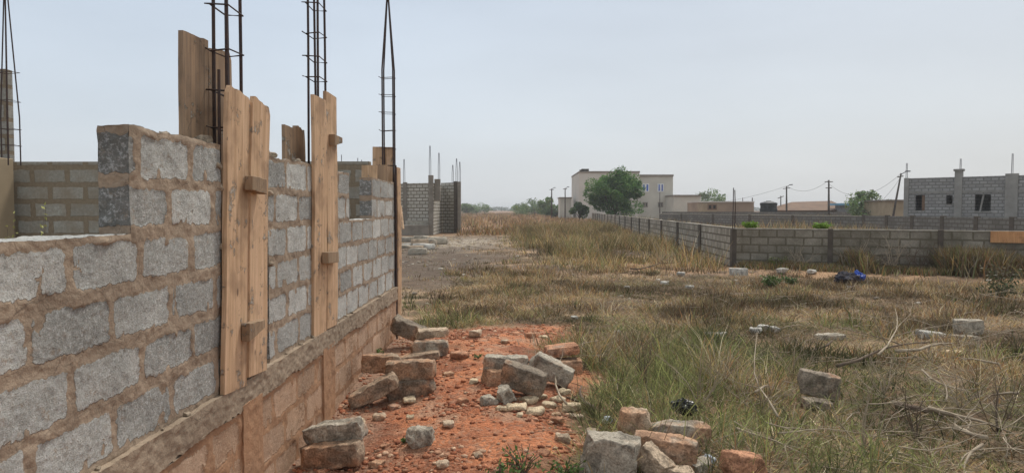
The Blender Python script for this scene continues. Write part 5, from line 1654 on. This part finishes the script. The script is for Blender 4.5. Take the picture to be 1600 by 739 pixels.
def boxpx(name, x0, x1, Y0, Y1, z0, z1, mat, parent): return MB().box(wx(x0, Y0), wx(x1, Y0), Y0, Y1, z0, z1).build(name, M[mat], parent)


# left block: its side face shows between 895 and 905
xl = wx(905)
boxpx('wall', 905, 999, YB, YB + 18, -0.2, zL, 'cream', cb)
mb = MB(); mb.box(wx(999), wx(1052.5), YB + 0.6, YB + 14, -0.2, zR); mb.build('wall', M['olive'], cb)
mb = MB(); mb.box(wx(999), wx(1053), YB + 0.4, YB + 14.2, zR, zR + 0.3); mb.build('parapet', M['concrete'], cb)
mb = MB(); mb.box(wx(904.5), wx(999.4), YB - 0.15, YB + 18.1, zL, zL + 0.25); mb.build('parapet', M['concrete'], cb)
# stair tower whose pale flank faces the field on the left
ta, tb = at(895, 272, YB + 20), at(905, 272, YB + 1)
wall_seg('tower_wall', Vector(ta[:2]), Vector(tb[:2]), -0.2, zL + 0.2, 0.3, M['cream'], cb)
mb = MB()
for k_, px in enumerate((909, 912, 915, 918)): mb.box(wx(px) - 0.3, wx(px) + 0.3, YB + 1, YB + 1.5, zL + 0.25, zL + 0.55 + 0.15 * (k_ % 2))
mb.build('roof_blocks', M['pillar'], cb)


def window(px0, px1, py0, py1, Y, parent, pane='blue_pane', frame='white'):
    x0, x1 = wx(px0, Y), wx(px1, Y); z1, z0 = at(px0, py0, Y).z, at(px0, py1, Y).z
    t = 0.16
    mb = MB()
    mb.box(x0, x1, Y - 0.10, Y + 0.02, z1 - t, z1).box(x0, x1, Y - 0.10, Y + 0.02, z0, z0 + t)
    mb.box(x0, x0 + t, Y - 0.097, Y + 0.02, z0 + t, z1 - t).box(x1 - t, x1, Y - 0.097, Y + 0.02, z0 + t, z1 - t)
    mb.box((x0 + x1) / 2 - 0.13, (x0 + x1) / 2 + 0.13, Y - 0.09, Y + 0.02, z0 + t, z1 - t)
    f = mb.build('window', M[frame], parent)
    for (a_, b_) in ((x0 + t, (x0 + x1) / 2 - 0.13), ((x0 + x1) / 2 + 0.13, x1 - t)):
        MB().box(a_, b_, Y - 0.05, Y + 0.01, z0 + t, z1 - t).build('pane', M[pane], f)
    return f


window(1003, 1014, 287, 300, YB + 0.6, cb)
window(1027, 1037, 287, 300, YB + 0.6, cb)
for px in (1008, 1032): window(px - 4, px + 4, 316, 324, YB + 0.6, cb, 'dark', 'concrete')
window(928, 936, 290, 300, YB, cb)
# plastered hut left of it, low walls right of it
hut = empty('grey_hut', (0, 0, 0), 0, 'small flat roofed hut left of the cream building by the street poles', 'building')
p0_ = at(875, 310, 125)
boxpx('wall', 875, 893, 125, 131, -0.2, p0_.z, 'olive', hut)
boxpx('roof', 874, 894, 124.8, 131.2, p0_.z, p0_.z + 0.2, 'concrete', hut)
lw = empty('grey_store', (0, 0, 0), 0, 'long low grey block store to the right of the cream building', 'building')
p0_ = at(1060, 307, 112)
boxpx('wall', 1053, 1095, 112, 120, -0.2, p0_.z, 'olive', lw)
boxpx('roof', 1052.5, 1095.5, 111.8, 120.2, p0_.z, p0_.z + 0.25, 'concrete', lw)
th_ = empty('tan_house', (0, 0, 0), 0, 'long low tan house with one dark square window opening', 'building')
p0_ = at(1100, 316.5, 96)
boxpx('wall', 1093, 1178, 96, 103, -0.2, p0_.z, 'tan', th_)
boxpx('roof', 1092, 1179, 95.8, 103.2, p0_.z, p0_.z + 0.16, 'cream', th_)
boxpx('front_room', 1098, 1122, 93.5, 96, -0.2, at(1100, 318, 93.5).z, 'plaster', th_)
window(1105.5, 1120, 319, 328, 93.5, th_, 'dark', 'roof')
gw = empty('grey_compound_wall', (0, 0, 0), 0, 'grey block compound wall before the low tan house', 'wall')
p0_ = at(1140, 331, 84)
wall_seg('wall', Vector((wx(1035, 84), 84)), Vector((wx(1345, 84), 84)), -0.2, p0_.z, 0.15, M['fence_far'], gw)
mr = empty('brown_roofed_house', (0, 0, 0), 0, 'long brown roofed house behind the far fence, left of the blue roof', 'building')
p0_ = at(1285, 317, 90)
boxpx('wall', 1232, 1328, 90, 98, -0.2, p0_.z - 0.9, 'tan', mr)
x0, x1 = wx(1228, 89.5), wx(1330, 89.5)
mb = MB(); z = p0_.z - 0.95
V_ = [(x0, 89.4, z), (x1, 89.4, z), (x1 - 0.5, 94, z + 1.25), (x0 + 2.5, 94, z + 1.1), (x0, 98.6, z), (x1, 98.6, z)]
new_mesh('roof', V_, [(0, 1, 2, 3), (3, 2, 5, 4), (0, 3, 4), (1, 5, 2), (0, 4, 5, 1)], M['roof'], mr)
br_ = empty('blue_roofed_shed', (0, 0, 0), 0, 'small shed with a light blue roof beside the green bushy tree', 'building')
p0_ = at(1335, 319, 86)
boxpx('wall', 1328, 1346, 86, 90, -0.2, p0_.z - 0.15, 'grey_house', br_)
boxpx('roof', 1324, 1346.5, 85.6, 90.4, p0_.z - 0.15, p0_.z + 0.12, 'blue_roof', br_)
# water tank on a stand, heap of purple cloth left of it
tk = empty('water_tank', (wx(1201, 86), 86, 0), 0, 'squat black plastic water tank behind the compound wall', 'water tank')
zt0, zt1 = at(1201, 332, 86).z, at(1201, 314, 86).z
mb = MB(); hw = (wx(1214, 86) - wx(1188, 86)) / 2
mb.tube([(0, 0, zt0 - .3), (0, 0, zt0 + (zt1 - zt0) * .3), (0, 0, zt0 + (zt1 - zt0) * .32), (0, 0, zt0 + (zt1 - zt0) * .6), (0, 0, zt0 + (zt1 - zt0) * .62), (0, 0, zt0 + (zt1 - zt0) * .82), (0, 0, zt0 + (zt1 - zt0) * .95)], [hw, hw, hw * .95, hw * .95, hw, hw, hw * .45], 20)
mb.build('tank_body', M['tank'], tk, smooth=False)
MB().tube([(0, 0, zt1 - 0.12), (0, 0, zt1)], hw * 0.3, 12).build('lid', M['tank'], tk)
MB().box(-hw, hw, -hw, hw, 0, zt0 - 0.3).build('stand', M['concrete'], tk)

# ------------------------------------------------------------------ poles and wires
def upole(label, px, y_top, Y, r=0.11, arms=(), lean_px=0, base_y=345, mat='pole', group=None, name='utility_pole', lamp=False):
    t = at(px, y_top, Y); bx = at(px + lean_px, base_y, Y)
    root = empty(name, (bx.x, Y, 0), 0, label, 'pole', group)
    tp = Vector((t.x - bx.x, 0, t.z))
    MB().tube([(0, 0, -0.2), tp * 0.5, tp], [r * 1.2, r, r * 0.75], 8).build('pole_shaft', M[mat], root, smooth=True)
    for (f_, L, tz) in arms:
        c = tp * f_
        MB().tube([c - Vector((L / 2, 0, 0)), c + Vector((L / 2, 0, tz))], 0.05, 5).build('crossarm', M[mat], root)
    if lamp:
        MB().tube([tp * 0.98, tp + Vector((0.35, -0.2, 0.16))], 0.035, 5).build('lamp_arm', M['pale_bar'], root)
        MB().box(tp.x + 0.3, tp.x + 0.65, -0.3, -0.1, tp.z + 0.12, tp.z + 0.22).build('lamp_head', M['pale_bar'], root)
    return root, t


upole('thin street pole with a lamp head, left one of the pair near the horizon bushes', 862, 295, 120, 0.12, ((0.97, 0.8, 0),), lamp=True)
upole('thin street pole with a lamp head, right one of the pair beside the grey hut', 883, 294, 115, 0.10, ((0.97, 0.7, 0),), lamp=True)
_, t1 = upole('slim pole with a floodlight head above the compound wall', 1229, 291, 88, 0.11, ((0.93, 0.9, 0.1),), lamp=True)
_, t2 = upole('tall dark timber power pole behind the brown roofed house', 1295, 281.5, 80, 0.12, ((0.96, 0.9, 0), (0.82, 0.7, 0)), 0)
upole('short leaning post beside the green bushy tree', 1364, 296, 90, 0.10, (), -5)
_, t3 = upole('leaning pole with a lamp arm at the left end of the grey house', 1408, 271, 62, 0.09, ((0.93, 0.5, 0.1),), -16, base_y=345, lamp=True)
upole('thin bare pole rising in front of the cream building', 1031, 300, 100, 0.06, ())
upole('small short pole behind the tan house roof, left one', 1160.5, 309, 100, 0.07, ())
upole('small short pole behind the tan house roof, right one with a stub', 1175.5, 309, 98, 0.09, ())
upole('thin crooked pole between the water tank and the floodlight pole', 1220, 306, 95, 0.08, ((0.9, 0.8, 0.3),))


def wire_span(a, b, sag, label):
    pts = []
    for i in range(17):
        t = i / 16; p = a.lerp(b, t); p = p + Vector((0, 0, -sag * 4 * t * (1 - t))); pts.append(p)
    mb = MB(); mb.tube(pts, 0.014, 4)
    return tag(mb.build('overhead_wire', M['wire'], None), label, 'wire', 'overhead power wires')


wire_span(at(1000, 300, 140), Vector(t1), 2.2, 'sagging overhead wire left of the floodlight pole')
wire_span(Vector(t1), Vector(t2), 0.9, 'overhead wire between the floodlight pole and the tall timber pole')
wire_span(Vector(t2) - Vector((0, 0, .4)), Vector(t3), 1.6, 'overhead wire between the tall timber pole and the leaning pole')
wire_span(at(1365, 322, 92), Vector(t3) - Vector((0, 0, .3)), 0.4, 'wire slanting down left from the leaning pole')

# ------------------------------------------------------------------ haze
hz = MB().box(-3250, 3250, -2550, 3250, -1.6, 12.0)
hv = bpy.data.materials.new('haze'); hv.use_nodes = True
hn = hv.node_tree.nodes; hn.clear()
ho = hn.new('ShaderNodeOutputMaterial'); pv = hn.new('ShaderNodeVolumePrincipled')
pv.inputs['Color'].default_value = (0.93, 0.95, 0.98, 1)
pv.inputs['Density'].default_value = 0.0007
pv.inputs['Anisotropy'].default_value = 0.2
hv.node_tree.links.new(pv.outputs[0], ho.inputs['Volume'])
tag(hz.build('haze', hv), 'thin pale dust haze over the whole place', 'haze', kind='stuff')
